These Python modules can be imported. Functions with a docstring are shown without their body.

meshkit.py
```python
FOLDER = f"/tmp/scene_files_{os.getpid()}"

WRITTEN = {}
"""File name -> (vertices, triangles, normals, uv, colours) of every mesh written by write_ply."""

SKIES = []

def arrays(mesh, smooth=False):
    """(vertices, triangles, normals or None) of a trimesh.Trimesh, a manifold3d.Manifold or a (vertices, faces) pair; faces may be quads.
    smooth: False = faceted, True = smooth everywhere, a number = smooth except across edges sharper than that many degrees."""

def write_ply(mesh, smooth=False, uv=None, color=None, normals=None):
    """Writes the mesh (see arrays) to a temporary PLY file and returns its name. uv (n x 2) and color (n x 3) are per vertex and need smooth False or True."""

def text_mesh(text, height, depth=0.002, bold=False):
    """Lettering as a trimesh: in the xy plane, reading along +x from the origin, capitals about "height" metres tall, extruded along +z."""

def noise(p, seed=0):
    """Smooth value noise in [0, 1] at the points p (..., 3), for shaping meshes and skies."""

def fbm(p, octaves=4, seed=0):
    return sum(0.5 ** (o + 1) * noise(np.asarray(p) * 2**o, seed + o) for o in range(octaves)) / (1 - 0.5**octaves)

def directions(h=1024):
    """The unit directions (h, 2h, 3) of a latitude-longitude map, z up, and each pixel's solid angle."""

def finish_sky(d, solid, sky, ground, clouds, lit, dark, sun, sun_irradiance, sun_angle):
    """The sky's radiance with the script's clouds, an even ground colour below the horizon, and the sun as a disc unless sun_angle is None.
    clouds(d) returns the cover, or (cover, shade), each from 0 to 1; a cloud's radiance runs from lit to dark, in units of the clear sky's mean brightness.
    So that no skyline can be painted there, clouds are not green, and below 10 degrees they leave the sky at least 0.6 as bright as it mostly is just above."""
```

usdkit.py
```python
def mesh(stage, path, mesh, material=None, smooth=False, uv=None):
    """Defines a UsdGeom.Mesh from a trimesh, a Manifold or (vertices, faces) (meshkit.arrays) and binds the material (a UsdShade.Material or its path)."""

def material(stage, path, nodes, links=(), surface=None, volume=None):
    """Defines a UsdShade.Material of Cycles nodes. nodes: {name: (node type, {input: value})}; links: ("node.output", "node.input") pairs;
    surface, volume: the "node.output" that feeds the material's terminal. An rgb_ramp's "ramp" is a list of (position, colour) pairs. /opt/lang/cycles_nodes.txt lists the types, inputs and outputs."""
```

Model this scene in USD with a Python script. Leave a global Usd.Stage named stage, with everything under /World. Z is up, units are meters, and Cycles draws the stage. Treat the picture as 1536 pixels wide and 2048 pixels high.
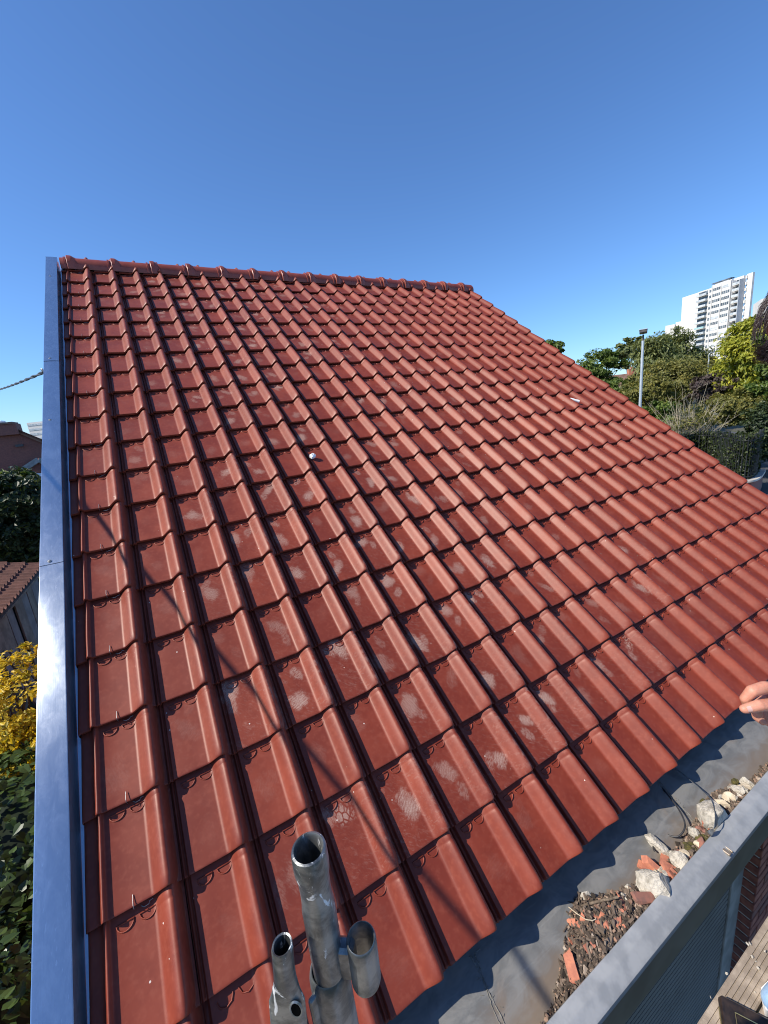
import math, random
import numpy as np, trimesh, usdkit
from meshkit import noise, fbm
from scipy.interpolate import PchipInterpolator
from pxr import Usd, UsdGeom, UsdLux, UsdShade, Gf, Sdf, Vt

stage = Usd.Stage.CreateInMemory()
UsdGeom.SetStageUpAxis(stage, 'Z'); UsdGeom.SetStageMetersPerUnit(stage, 1.0)
UsdGeom.Xform.Define(stage, '/World'); UsdGeom.Scope.Define(stage, '/World/Looks')
H = 2.75                      # height of the eave above the ground; all builders below measure from the eave corner

# ------------------------------------------------------------------ camera, sky, sun, exposure
RIGHT, DOWN, FWD = np.array([.86688578, -.48748246, -.10425884]), np.array([-.20419384, -.15644106, -.96634935]), np.array([.454768, .85900352, -.23515744])
EYE = np.array([.19531579, -.71607931, 1.5890965])
FPX = 807.68                 # focal length in pixels of a 1536 px wide frame
EXPOSURE = 0.55
cam = UsdGeom.Camera.Define(stage, '/World/camera')
cam.CreateHorizontalApertureAttr(36.0); cam.CreateFocalLengthAttr(36.0 * FPX / 1536)
cam.CreateExposureAttr(EXPOSURE); cam.CreateClippingRangeAttr(Gf.Vec2f(0.05, 5000))
m4 = np.eye(4); m4[0, :3], m4[1, :3], m4[2, :3], m4[3, :3] = RIGHT, -DOWN, -FWD, EYE + [0, 0, H]
cam.AddTransformOp().Set(Gf.Matrix4d(*m4.ravel().tolist()))

SUN_AZ, SUN_EL = math.radians(-80.5), math.radians(44.5)
SUN = np.array([math.sin(SUN_AZ) * math.cos(SUN_EL), math.cos(SUN_AZ) * math.cos(SUN_EL), math.sin(SUN_EL)])
sky_m = usdkit.material(stage, '/World/Looks/sky', {
    'sky': ('sky_texture', {'sky_type': 'single_scattering', 'sun_disc': False, 'sun_elevation': SUN_EL, 'sun_rotation': SUN_AZ, 'air_density': 1.0, 'aerosol_density': 0.3, 'ozone_density': 8.0, 'altitude': 60.0}),
    'tint': ('mix', {'mix_type': 'multiply', 'fac': 1.0, 'color2': (.85, 1.0, 1.14)}),
    'bg': ('background_shader', {'strength': 0.112})}, [('sky.color', 'tint.color1'), ('tint.color', 'bg.color')], surface='bg.background')
dome = UsdLux.DomeLight.Define(stage, '/World/sky')
UsdShade.MaterialBindingAPI.Apply(dome.GetPrim()).Bind(sky_m)
dome.GetPrim().SetCustomDataByKey('kind', 'structure')
sun = UsdLux.DistantLight.Define(stage, '/World/sun')
sun.CreateIntensityAttr(1.25); sun.CreateAngleAttr(0.5); sun.CreateColorAttr(Gf.Vec3f(1.0, 0.93, 0.83))
sun.GetPrim().CreateAttribute('inputs:normalize', Sdf.ValueTypeNames.Bool).Set(True)
zz = SUN; xx = np.cross([0, 0, 1.0], zz); xx /= np.linalg.norm(xx); yy = np.cross(zz, xx)
ms = np.eye(4); ms[0, :3], ms[1, :3], ms[2, :3] = xx, yy, zz
sun.AddTransformOp().Set(Gf.Matrix4d(*ms.ravel().tolist()))

# ------------------------------------------------------------------ projection helpers (survey of the place from the photograph)
def ray(u, v): return RIGHT * (u - 768) / FPX + DOWN * (v - 1024) / FPX + FWD
def at_z(u, v, z): d = ray(u, v); return EYE + d * (z - EYE[2]) / d[2]
def at_y(u, v, y): d = ray(u, v); return EYE + d * (y - EYE[1]) / d[1]
def at_x(u, v, x): d = ray(u, v); return EYE + d * (x - EYE[0]) / d[0]
def at_dist(u, v, D): d = ray(u, v); return EYE + d * D / math.hypot(d[0], d[1])
def at_depth(u, v, D): return EYE + ray(u, v) * D
def px(p):
    q = np.atleast_2d(p) - EYE
    z = q @ FWD
    return np.c_[768 + FPX * (q @ RIGHT) / z, 1024 + FPX * (q @ DOWN) / z], z
def mpp(u, v, D):            # metres per pixel at horizontal distance D
    d = ray(u, v); return D / math.hypot(d[0], d[1]) / FPX

# ------------------------------------------------------------------ scene-graph helpers
taken, ORI = {}, {}
def numbered(parent, name):
    k = (parent, name); n = taken.get(k, 0); taken[k] = n + 1
    return f'{parent}/{name}' + (f'_{n:03d}' if n else '')
def tag(prim, label=None, cat=None, group=None, kind=None):
    for k, v in (('label', label), ('category', cat), ('group', group), ('kind', kind)):
        if v: prim.SetCustomDataByKey(k, v)
def thing(name, label, cat, loc=(0, 0, 0), group=None, kind=None):
    path = numbered('/World', name); x = UsdGeom.Xform.Define(stage, path)
    loc = np.asarray(loc, float); x.AddTranslateOp().Set(Gf.Vec3d(*(loc + [0, 0, H]).tolist()))
    ORI[path] = loc; tag(x.GetPrim(), label, cat, group, kind)
    return path
def obj(name, mesh, mat, parent=None, smooth=False, label=None, cat=None, group=None, kind=None, uv=None, info=None):
    """One Mesh prim. Vertices are given from the eave corner; under a thing they become relative to the thing's origin."""
    if hasattr(mesh, 'to_mesh'):
        t = mesh.to_mesh(); mesh = trimesh.Trimesh(t.vert_properties[:, :3], t.tri_verts, process=False)
    if isinstance(mesh, (tuple, list)):
        mesh = trimesh.Trimesh(np.asarray(mesh[0], float), np.asarray(mesh[1], int)[:, :3] if np.asarray(mesh[1]).shape[1] == 3 else quads(mesh[1]), process=False)
    path = numbered(parent or '/World', name)
    if parent: o = ORI[parent]; sh = -o
    else: o = np.zeros(3); sh = np.array([0, 0, H])
    ORI[path] = o
    md = dict(mesh.metadata); mesh = mesh.copy(); mesh.metadata.update(md); mesh.apply_translation(sh)
    g = usdkit.mesh(stage, path, mesh, LOOK[mat], smooth=smooth if info is None else (True if smooth else False), uv=uv)
    if 'rnd' in mesh.metadata:
        UsdGeom.PrimvarsAPI(g).CreatePrimvar('rnd', Sdf.ValueTypeNames.FloatArray, 'vertex').Set(Vt.FloatArray.FromNumpy(np.asarray(mesh.metadata['rnd'], np.float32)))
    if info is not None:
        UsdGeom.PrimvarsAPI(g).CreatePrimvar('info', Sdf.ValueTypeNames.Float3Array, 'vertex').Set(Vt.Vec3fArray.FromNumpy(np.asarray(info, np.float32)))
    tag(g.GetPrim(), label, cat, group, kind)
    return path
def quads(f):
    f = np.asarray(f, int); return np.vstack([f[:, [0, 1, 2]], f[:, [0, 2, 3]]])
cat_ = trimesh.util.concatenate
def box(c, s, R=None, bev=0):
    """Box with centre c and size s; R columns are its axes; bev chamfers the edges."""
    s = np.asarray(s, float)
    if bev:
        b = min(bev, s.min() * .45); pts = []
        for sx in (-1, 1):
            for sy in (-1, 1):
                for sz in (-1, 1):
                    h = s / 2 * [sx, sy, sz]
                    for k in range(3):
                        q = h - np.array([sx, sy, sz]) * b; q[k] = h[k]; pts.append(q)
        m = trimesh.convex.convex_hull(np.array(pts))
    else: m = trimesh.creation.box(s)
    if R is not None: m.apply_transform(np.vstack([np.c_[np.asarray(R, float), np.zeros(3)], [0, 0, 0, 1]]))
    m.apply_translation(c); return m
def bx(x0, x1, y0, y1, z0, z1, bev=0):
    return box(((x0 + x1) / 2, (y0 + y1) / 2, (z0 + z1) / 2), (abs(x1 - x0), abs(y1 - y0), abs(z1 - z0)), bev=bev)
def frame(t, up=(0, 0, 1)):
    t = np.asarray(t, float) / np.linalg.norm(t); a = np.asarray(up, float)
    if abs(t @ a) > .95: a = np.array([1.0, 0, 0]) if abs(t[0]) < .9 else np.array([0, 1.0, 0])
    x = np.cross(a, t); x /= np.linalg.norm(x); return x, np.cross(t, x), t
def tube(pts, r, n=8, cap=True):
    pts = np.asarray(pts, float); r = np.broadcast_to(np.asarray(r, float), (len(pts),)); V = []
    tang = np.gradient(pts, axis=0); x, y, t = frame(tang[0])
    for p, q, tt in zip(pts, r, tang):
        tt = tt / (np.linalg.norm(tt) + 1e-12); x = x - tt * (x @ tt); x /= np.linalg.norm(x); y = np.cross(tt, x)
        a = np.arange(n) * 2 * np.pi / n
        V.append(p + q * (np.cos(a)[:, None] * x + np.sin(a)[:, None] * y))
    V = np.vstack(V); F = []
    for i in range(len(pts) - 1):
        for k in range(n):
            a, b = i * n + k, i * n + (k + 1) % n; F += [[a, b, b + n], [a, b + n, a + n]]
    if cap:
        V = np.vstack([V, pts[0], pts[-1]]); c0, c1 = len(V) - 2, len(V) - 1; e = (len(pts) - 1) * n
        for k in range(n): F += [[c0, (k + 1) % n, k], [c1, e + k, e + (k + 1) % n]]
    return trimesh.Trimesh(V, F, process=False)
def pipe(profile, p0, axis, n=28, closed=False):
    """Surface of revolution: profile (r, h) points around the axis from p0."""
    x, y, t = frame(axis); pr = np.asarray(profile, float); a = np.arange(n) * 2 * np.pi / n; V = []
    for r, h in pr: V.append(np.asarray(p0) + t * h + r * (np.cos(a)[:, None] * x + np.sin(a)[:, None] * y))
    V = np.vstack(V); F = []
    for i in range(len(pr) - 1):
        for k in range(n):
            A, B = i * n + k, i * n + (k + 1) % n; F += [[A, B, B + n], [A, B + n, A + n]]
    return trimesh.Trimesh(V, F, process=False)
def extrude_x(prof, x0, x1, n=2, jig=None):
    """Open or closed (y, z) profile swept along x."""
    prof = np.asarray(prof, float); xs = np.linspace(x0, x1, n); V, F, k = [], [], len(prof)
    for x in xs: V.append(np.c_[np.full(k, x), prof])
    V = np.vstack(V)
    if jig is not None: V = V + jig(V)
    for i in range(n - 1):
        for j in range(k - 1):
            a = i * k + j; F += [[a, a + k, a + k + 1], [a, a + k + 1, a + 1]]
    return trimesh.Trimesh(V, F, process=False)

# ------------------------------------------------------------------ materials
LOOK = {}
class G:
    """Small builder of a node graph."""
    def __init__(s, name): s.name, s.n, s.l, s.c = name, {}, [], 0
    def add(s, kind, out, **inp):
        k = f'n{s.c}'; s.c += 1; vals = {}
        for a, b in inp.items():
            if isinstance(b, str) and '.' in b and b.split('.')[0] in s.n: s.l.append((b, f'{k}.{a}'))
            else: vals[a] = b
        s.n[k] = (kind, vals); return f'{k}.{out}'
    def math(s, op, a, b=0.0, c=0.0, clamp=False): return s.add('math', 'value', math_type=op, value1=a, value2=b, value3=c, use_clamp=clamp)
    def mix(s, f, a, b, kind='mix'): return s.add('mix', 'color', mix_type=kind, fac=f, color1=a, color2=b)
    def noise(s, vec, scale, detail=3.0, rough=.55, dist=0.0, out='fac'): return s.add('noise_texture', out, vector=vec, scale=scale, detail=detail, roughness=rough, distortion=dist)
    def mr(s, v, a, b, c=0.0, d=1.0, t='smoothstep'): return s.add('map_range', 'result', range_type=t, value=v, from_min=a, from_max=b, to_min=c, to_max=d, clamp=True)
    def pos(s): return s.add('geometry', 'position')
    def scale(s, v, sc, loc=(0, 0, 0), rot=(0, 0, 0)): return s.add('mapping', 'vector', vector=v, scale=sc, location=loc, rotation=rot)
    def island(s): return s.math('add', s.add('attribute', 'fac', attribute='rnd'), 0.0)
    def bump(s, h, strength=.3, distance=.01): return s.add('bump', 'normal', height=h, strength=strength, distance=distance)
    def end(s, **p): b = s.add('principled_bsdf', 'BSDF', **p); return s.done(b)
    def done(s, b):
        LOOK[s.name] = usdkit.material(stage, f'/World/Looks/{s.name}', s.n, s.l, surface=b); return LOOK[s.name]

def two_tone(name, c1, c2, scale=4.0, rough=.7, bump=.2, bscale=40.0, bdist=.004, detail=4.0, metallic=0.0, lo=.35, hi=.65, **kw):
    g = G(name); p = g.pos()
    f = g.mr(g.noise(p, scale, detail, .6), lo, hi)
    col = g.mix(f, c1, c2)
    g.end(base_color=col, roughness=rough, metallic=metallic, normal=g.bump(g.noise(p, bscale, 4.0, .6), bump, bdist), **kw)

# glazed terracotta of the roof: local coordinates in UV (metres), info = (dust amount, random seed, tread print)
def tile_material(name):
    g = G(name); p = g.pos(); uv = g.add('texture_coordinate', 'UV'); inf = g.add('attribute', 'vector', attribute='info')
    sx = g.add('separate_xyz', 'x', vector=inf); nd = sx.split('.')[0]; dust, seed, tread = f'{nd}.x', f'{nd}.y', f'{nd}.z'
    u = g.add('separate_xyz', 'x', vector=uv); ux, uy = u, u.split('.')[0] + '.y'
    cloud = g.noise(p, 9.0, 4.0, .6)
    base = g.mix(g.mr(cloud, .3, .7), (.150, .0215, .0095), (.200, .0330, .0150))
    base = g.mix(g.math('multiply', seed, .6), base, (.126, .0195, .0105))
    base = g.mix(g.math('multiply', g.mr(g.noise(p, 60.0, 3.0), .45, .75), .25), base, (.27, .07, .04))
    # one smeared print per tile, placed by its seed
    fr = lambda k: g.math('fraction', g.math('multiply', seed, k))
    wob = g.noise(p, 24.0, 4.0, .65)
    def print_mask(k, rx_, ry_):
        cx = g.math('multiply_add', fr(k), .075, .035); cy = g.math('multiply_add', fr(k * 2.7), .15, .075); an = g.math('multiply_add', fr(k * 4.1), 1.6, -.8)
        ddx, ddy = g.math('subtract', ux, cx), g.math('subtract', uy, cy); cs, sn = g.math('cosine', an), g.math('sine', an)
        ax_ = g.math('divide', g.math('add', g.math('multiply', ddx, cs), g.math('multiply', ddy, sn)), rx_)
        ay_ = g.math('divide', g.math('subtract', g.math('multiply', ddy, cs), g.math('multiply', ddx, sn)), ry_)
        rr_ = g.math('sqrt', g.math('add', g.math('multiply', ax_, ax_), g.math('multiply', ay_, ay_)))
        return g.math('add', rr_, g.math('multiply_add', wob, 1.7, -.85))
    r = print_mask(7.13, g.math('multiply_add', fr(3.7), .022, .024), g.math('multiply_add', fr(5.9), .030, .036)); r2 = print_mask(13.7, .022, .040)
    rot = g.add('vector_rotate', 'vector', rotate_type='z_axis', vector=uv, axis=(0, 0, 1), angle=g.math('multiply', seed, 6.0))
    ero = g.mr(g.noise(g.scale(rot, (260, 60, 1)), 1.0, 4.0, .7), .36, .60)
    spot = g.math('multiply', g.mr(r, 1.1, .55), g.mix(g.mr(r, .1, .9), (1, 1, 1), ero))
    spot2 = g.math('multiply', g.math('multiply', g.mr(r2, 1.0, .5), ero), .7)
    lines = g.add('wave_texture', 'fac', wave_type='bands', vector=rot, scale=34.0, distortion=9.0, detail=3.0, detail_scale=2.0)
    vor = g.add('voronoi_texture', 'distance', feature='distance_to_edge', vector=g.scale(uv, (60, 42, 1)), scale=1.0)
    blocks = g.mr(vor, .06, .16)
    pattern = g.mix(tread, g.mr(lines, .1, .8, .62, 1.0), blocks)
    spot = g.math('multiply', g.math('maximum', g.math('multiply', spot, pattern), spot2), g.mr(ux, .150, .132))
    # hand wipes and dusty film
    st = g.noise(g.scale(g.add('vector_rotate', 'vector', vector=p, axis=(0, 0, 1), angle=.6), (9, 30, 9)), 4.0, 4.0, .65, 1.2)
    film = g.math('multiply', g.mr(st, .50, .78), .6)
    thin = g.math('multiply', g.mr(g.noise(p, 130.0, 2.0, .6, 2.5), .62, .75), .5)
    roll = g.mr(ux, .160, .176); rn = g.math('multiply', roll, g.mr(g.noise(g.scale(p, (1, 1, 1)), 30.0, 5.0, .65, .5), .45, .7))
    m = g.math('add', g.math('multiply', spot, .92), g.math('multiply', film, .5))
    m = g.math('add', m, g.math('multiply', rn, .42)); m = g.math('add', m, g.math('multiply', thin, .3))
    m = g.math('multiply', m, dust, clamp=True)
    grain = g.mr(g.noise(p, 420.0, 2.0), .35, .6, .75, 1.0)
    m = g.math('multiply', m, grain)
    col = g.mix(g.math('multiply', m, .80), base, (.40, .29, .24))
    sp = g.add('voronoi_texture', 'distance', vector=p, scale=26.0, feature='f1'); fleck = g.math('multiply', g.mr(sp, .075, .055), g.math('greater_than', g.add('white_noise_texture', 'value', vector=g.add('voronoi_texture', 'position', vector=p, scale=26.0)), .88))
    col = g.mix(fleck, col, (.55, .47, .42))
    rough = g.math('add', g.math('multiply_add', cloud, .12, .44), g.math('multiply', m, .35))
    g.end(base_color=col, roughness=rough, specular_ior_level=.50, specular_tint=(1.0, .84, .77), normal=g.bump(g.noise(p, 700.0, 3.0), .12, .0015))
tile_material('tile_glaze')
two_tone('ridge_clay', (.185, .034, .018), (.245, .050, .027), 8.0, .42, .15, 200.0, .002)

# zinc coping: brushed along its length
g = G('coping_zinc'); p = g.pos()
sl = g.add('vector_rotate', 'vector', vector=p, axis=(1, 0, 0), angle=math.radians(36.5), invert=True)
br = g.noise(g.scale(sl, (900, 9, 40)), 1.0, 3.0)
blot = g.noise(g.scale(sl, (30, 12, 30)), 1.0, 5.0, .65, .6)
scr = g.mr(g.noise(g.scale(sl, (160, 30, 30), rot=(0, 0, .5)), 1.0, 3.0, .7, 1.4), .63, .70)
col = g.mix(g.mr(blot, .40, .70), (.48, .535, .60), (.56, .605, .66)); col = g.mix(g.math('multiply', scr, .6), col, (.85, .86, .88))
g.end(base_color=col, metallic=.95, roughness=g.math('multiply_add', blot, .07, .180), anisotropic=.85, tangent=g.add('combine_xyz', 'vector', x=1.0, y=.0001, z=.0), normal=g.bump(g.math('add', br, g.math('multiply', blot, .25)), .06, .0015))
g = G('gutter_zinc'); p = g.pos()
a = g.noise(g.scale(p, (1.0, 1.6, 1)), 9.0, 6.0, .65, .8); b = g.noise(g.scale(p, (5, 60, 5)), 1.2, 4.0, .6, .5)
col = g.mix(g.mr(a, .35, .65), (.135, .138, .134), (.205, .202, .190)); col = g.mix(g.math('multiply', g.mr(b, .55, .75), .35), col, (.27, .27, .26))
st = g.mr(g.noise(p, 4.0, 5.0, .6, .6), .56, .70); col = g.mix(g.math('multiply', st, .4), col, (.26, .19, .13))
yy = g.add('separate_xyz', 'y', vector=p); silt = g.math('multiply', g.mr(g.math('add', yy, g.math('multiply', g.math('subtract', a, .5), .16)), -.06, -.15), .75)
col = g.mix(silt, col, (.20, .15, .105))
g.end(base_color=col, metallic=.25, roughness=g.math('multiply_add', a, .25, .38), normal=g.bump(g.math('add', a, g.math('multiply', b, .3)), .25, .004))
two_tone('lip_zinc', (.26, .268, .27), (.35, .355, .35), 14.0, .45, .2, 60.0, .002, metallic=.25)
two_tone('fascia_grey', (.075, .071, .064), (.105, .10, .09), 7.0, .55, .2, 50.0, .003)
two_tone('shutter_grey', (.080, .077, .071), (.105, .101, .094), 3.0, .5, .1, 90.0, .001)
two_tone('post_grey', (.14, .14, .13), (.22, .215, .20), 9.0, .7, .4, 50.0, .004)
two_tone('solder', (.20, .195, .17), (.12, .11, .09), 60.0, .7, .6, 200.0, .004)
two_tone('galvanised', (.11, .12, .125), (.29, .30, .297), 26.0, .38, .35, 120.0, .002, metallic=.75, detail=7.0, lo=.40, hi=.66)
g = G('galvanised_scuffed'); p = g.pos(); a = g.noise(p, 22.0, 7.0, .65, .4); b = g.noise(g.scale(p, (1, 1, .35)), 60.0, 5.0, .7, 1.0)
col = g.mix(g.mr(a, .40, .64), (.10, .108, .112), (.30, .31, .305)); sm = g.mr(b, .60, .66); rs = g.mr(g.noise(p, 45.0, 5.0, .7), .60, .72)
col = g.mix(g.math('multiply', rs, .45), col, (.09, .075, .06)); col = g.mix(sm, col, (.60, .605, .60))
g.end(base_color=col, metallic=g.math('multiply_add', sm, -.6, .8), roughness=g.math('multiply_add', a, .3, .24), normal=g.bump(g.math('add', a, b), .3, .002))
two_tone('steel_wire', (.34, .34, .335), (.22, .22, .22), 80.0, .42, .1, 300.0, .001, metallic=.9)
two_tone('brick_red', (.16, .045, .032), (.25, .085, .055), 22.0, .85, .5, 120.0, .004)
two_tone('brick_dark', (.115, .045, .036), (.17, .062, .046), 22.0, .88, .5, 120.0, .004)
two_tone('mortar', (.30, .28, .25), (.40, .37, .33), 30.0, .9, .5, 150.0, .003)
two_tone('stone_pale', (.47, .43, .36), (.26, .235, .19), 46.0, .9, .9, 110.0, .010, lo=.40, hi=.72)
two_tone('stone_cream', (.54, .46, .34), (.40, .33, .23), 40.0, .9, .6, 130.0, .005)
two_tone('shard_orange', (.46, .17, .095), (.33, .12, .075), 40.0, .85, .4, 200.0, .003)
two_tone('shard_brown', (.24, .10, .07), (.16, .08, .06), 40.0, .85, .4, 200.0, .003)
two_tone('moss', (.045, .04, .012), (.10, .085, .02), 60.0, .95, .9, 220.0, .006)
two_tone('twig', (.20, .15, .10), (.10, .07, .045), 80.0, .9, .6, 250.0, .003)
two_tone('straw', (.62, .52, .36), (.45, .36, .24), 50.0, .8, .2, 200.0, .002)
two_tone('lead_strap', (.075, .085, .095), (.13, .14, .15), 60.0, .5, .3, 150.0, .002, metallic=.4)
g = G('humus'); p = g.pos(); r = g.island(); n = g.noise(p, 120.0, 4.0, .6)
col = g.add('rgb_ramp', 'color', fac=r, ramp=[(0, (.03, .022, .015)), (.3, (.10, .07, .05)), (.55, (.20, .15, .11)), (.70, (.06, .045, .032)), (.84, (.26, .19, .14)), (.94, (.30, .17, .11)), (1, (.48, .40, .32))])
g.end(base_color=g.mix(g.math('multiply', n, .5), col, (.03, .022, .016)), roughness=.95)
two_tone('deck_wood', (.22, .175, .13), (.36, .295, .225), 18.0, .85, .5, 140.0, .003, detail=6.0)
two_tone('black_leather', (.012, .010, .009), (.035, .024, .018), 30.0, .28, .3, 160.0, .002)
two_tone('gold_trim', (.60, .42, .15), (.70, .52, .22), 60.0, .3, .1, 200.0, .001, metallic=.9)
two_tone('skin', (.42, .175, .11), (.52, .235, .155), 30.0, .58, .25, 260.0, .002, subsurface_weight=.12, subsurface_scale=.004)
two_tone('nail', (.56, .33, .27), (.62, .38, .32), 30.0, .3, .05, 200.0, .001)
two_tone('hair', (.016, .008, .005), (.036, .018, .011), 90.0, .32, .1, 300.0, .001)
two_tone('shirt_cloth', (.06, .07, .10), (.08, .09, .12), 20.0, .9, .4, 260.0, .003)
two_tone('trouser_cloth', (.05, .055, .07), (.07, .075, .09), 20.0, .9, .4, 260.0, .003)
two_tone('shoe_blue', (.20, .32, .46), (.28, .40, .53), 40.0, .7, .3, 200.0, .002)
two_tone('shoe_sole', (.78, .77, .72), (.70, .69, .64), 30.0, .6, .2, 150.0, .002)
two_tone('white_plastic', (.80, .80, .78), (.72, .72, .70), 20.0, .4, .05, 100.0, .001)
g = G('hole_dark'); g.end(base_color=(.004, .004, .004), roughness=1.0, specular_ior_level=0.0)
two_tone('cable_black', (.02, .02, .022), (.035, .035, .038), 30.0, .5, .1, 100.0, .001)
two_tone('lamp_metal', (.42, .46, .48), (.52, .55, .57), 3.0, .4, .05, 40.0, .002, metallic=.4)
two_tone('lamp_dark', (.07, .06, .055), (.10, .09, .085), 5.0, .4, .05, 40.0, .002)
two_tone('fence_black', (.012, .013, .014), (.02, .021, .022), 5.0, .45, .05, 40.0, .002)
two_tone('tower_white', (.60, .58, .54), (.66, .64, .61), .25, .8, .1, 3.0, .02)
two_tone('tower_panel', (.60, .58, .54), (.66, .64, .60), .4, .8, .1, 3.0, .02)
two_tone('tower_grey', (.34, .36, .38), (.40, .42, .44), .4, .8, .2, 2.0, .05)
two_tone('window_dark', (.05, .065, .08), (.17, .20, .22), .6, .25, .0, 3.0, .01)
two_tone('window_pale', (.34, .38, .40), (.55, .58, .60), .7, .3, .0, 3.0, .01)
two_tone('balcony_teal', (.25, .42, .42), (.35, .52, .52), 1.0, .5, .0, 3.0, .01)
two_tone('roof_old', (.12, .052, .036), (.19, .085, .058), 6.0, .85, .4, 60.0, .006)
two_tone('roof_brown', (.12, .07, .05), (.17, .10, .075), 3.0, .9, .4, 30.0, .01)
two_tone('old_board', (.12, .108, .088), (.20, .185, .155), 5.0, .9, .5, 60.0, .006, detail=6.0)
two_tone('old_board_grey', (.13, .135, .14), (.18, .187, .19), 5.0, .85, .4, 60.0, .006)
two_tone('white_trim', (.62, .62, .62), (.70, .70, .70), 4.0, .6, .1, 50.0, .002)
two_tone('bark', (.075, .055, .04), (.13, .10, .075), 12.0, .95, .8, 40.0, .02)
two_tone('bark_pale', (.30, .26, .18), (.40, .35, .25), 12.0, .9, .5, 40.0, .01)
two_tone('wall_cap', (.42, .40, .36), (.34, .32, .29), 4.0, .85, .3, 40.0, .005)
g = G('ground_soil'); p = g.pos(); a = g.noise(p, .5, 6.0, .6); b = g.noise(p, 14.0, 4.0)
col = g.mix(g.mr(a, .4, .6), (.045, .06, .02), (.075, .065, .04)); g.end(base_color=g.mix(g.math('multiply', b, .5), col, (.03, .04, .015)), roughness=.95, normal=g.bump(b, .6, .03))
g = G('asphalt'); p = g.pos(); a = g.noise(p, .9, 5.0); b = g.noise(p, 90.0, 3.0)
g.end(base_color=g.mix(g.mr(a, .35, .65), (.045, .046, .05), (.065, .066, .068)), roughness=.9, normal=g.bump(b, .5, .006))
two_tone('pavement', (.27, .26, .24), (.36, .34, .31), 2.0, .9, .3, 60.0, .004)
two_tone('kerb_stone', (.38, .37, .35), (.30, .29, .28), 3.0, .85, .3, 60.0, .004)

def leaf_material(name, ramp, trans=.35, rough=.5):
    g = G(name); r = g.island(); p = g.pos(); n = g.noise(p, 1.3, 3.0)
    f = g.math('add', g.math('multiply', r, .65), g.math('multiply_add', n, .9, -.28), clamp=True)
    col = g.add('rgb_ramp', 'color', fac=f, ramp=ramp)
    b1 = g.add('principled_bsdf', 'BSDF', base_color=col, roughness=rough, specular_ior_level=.4)
    b2 = g.add('translucent_bsdf', 'BSDF', color=g.mix(1.0, col, (1.25, 1.2, .7), 'multiply'))
    g.done(g.add('mix_closure', 'closure', fac=trans, closure1=b1, closure2=b2))
leaf_material('leaf_green', [(0, (0.039, 0.072, 0.016)), (.5, (0.089, 0.137, 0.024)), (1, (0.196, 0.241, 0.040))])
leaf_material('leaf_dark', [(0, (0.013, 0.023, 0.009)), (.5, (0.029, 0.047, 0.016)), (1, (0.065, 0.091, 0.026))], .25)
leaf_material('leaf_hedge', [(0, (.012, .022, .008)), (.5, (.030, .044, .014)), (.85, (.06, .075, .022)), (1, (.10, .11, .04))], .25, .4)
leaf_material('leaf_willow', [(0, (0.079, 0.103, 0.040)), (.5, (0.156, 0.181, 0.065)), (1, (0.283, 0.299, 0.109))])
leaf_material('leaf_olive', [(0, (0.081, 0.094, 0.024)), (.5, (0.154, 0.154, 0.036)), (1, (0.260, 0.222, 0.047))])
leaf_material('leaf_lime', [(0, (0.129, 0.167, 0.020)), (.5, (0.276, 0.292, 0.032)), (1, (0.478, 0.442, 0.044))])
leaf_material('leaf_purple', [(0, (0.029, 0.022, 0.022)), (.5, (0.061, 0.040, 0.036)), (1, (0.090, 0.081, 0.045))], .2)
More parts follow.
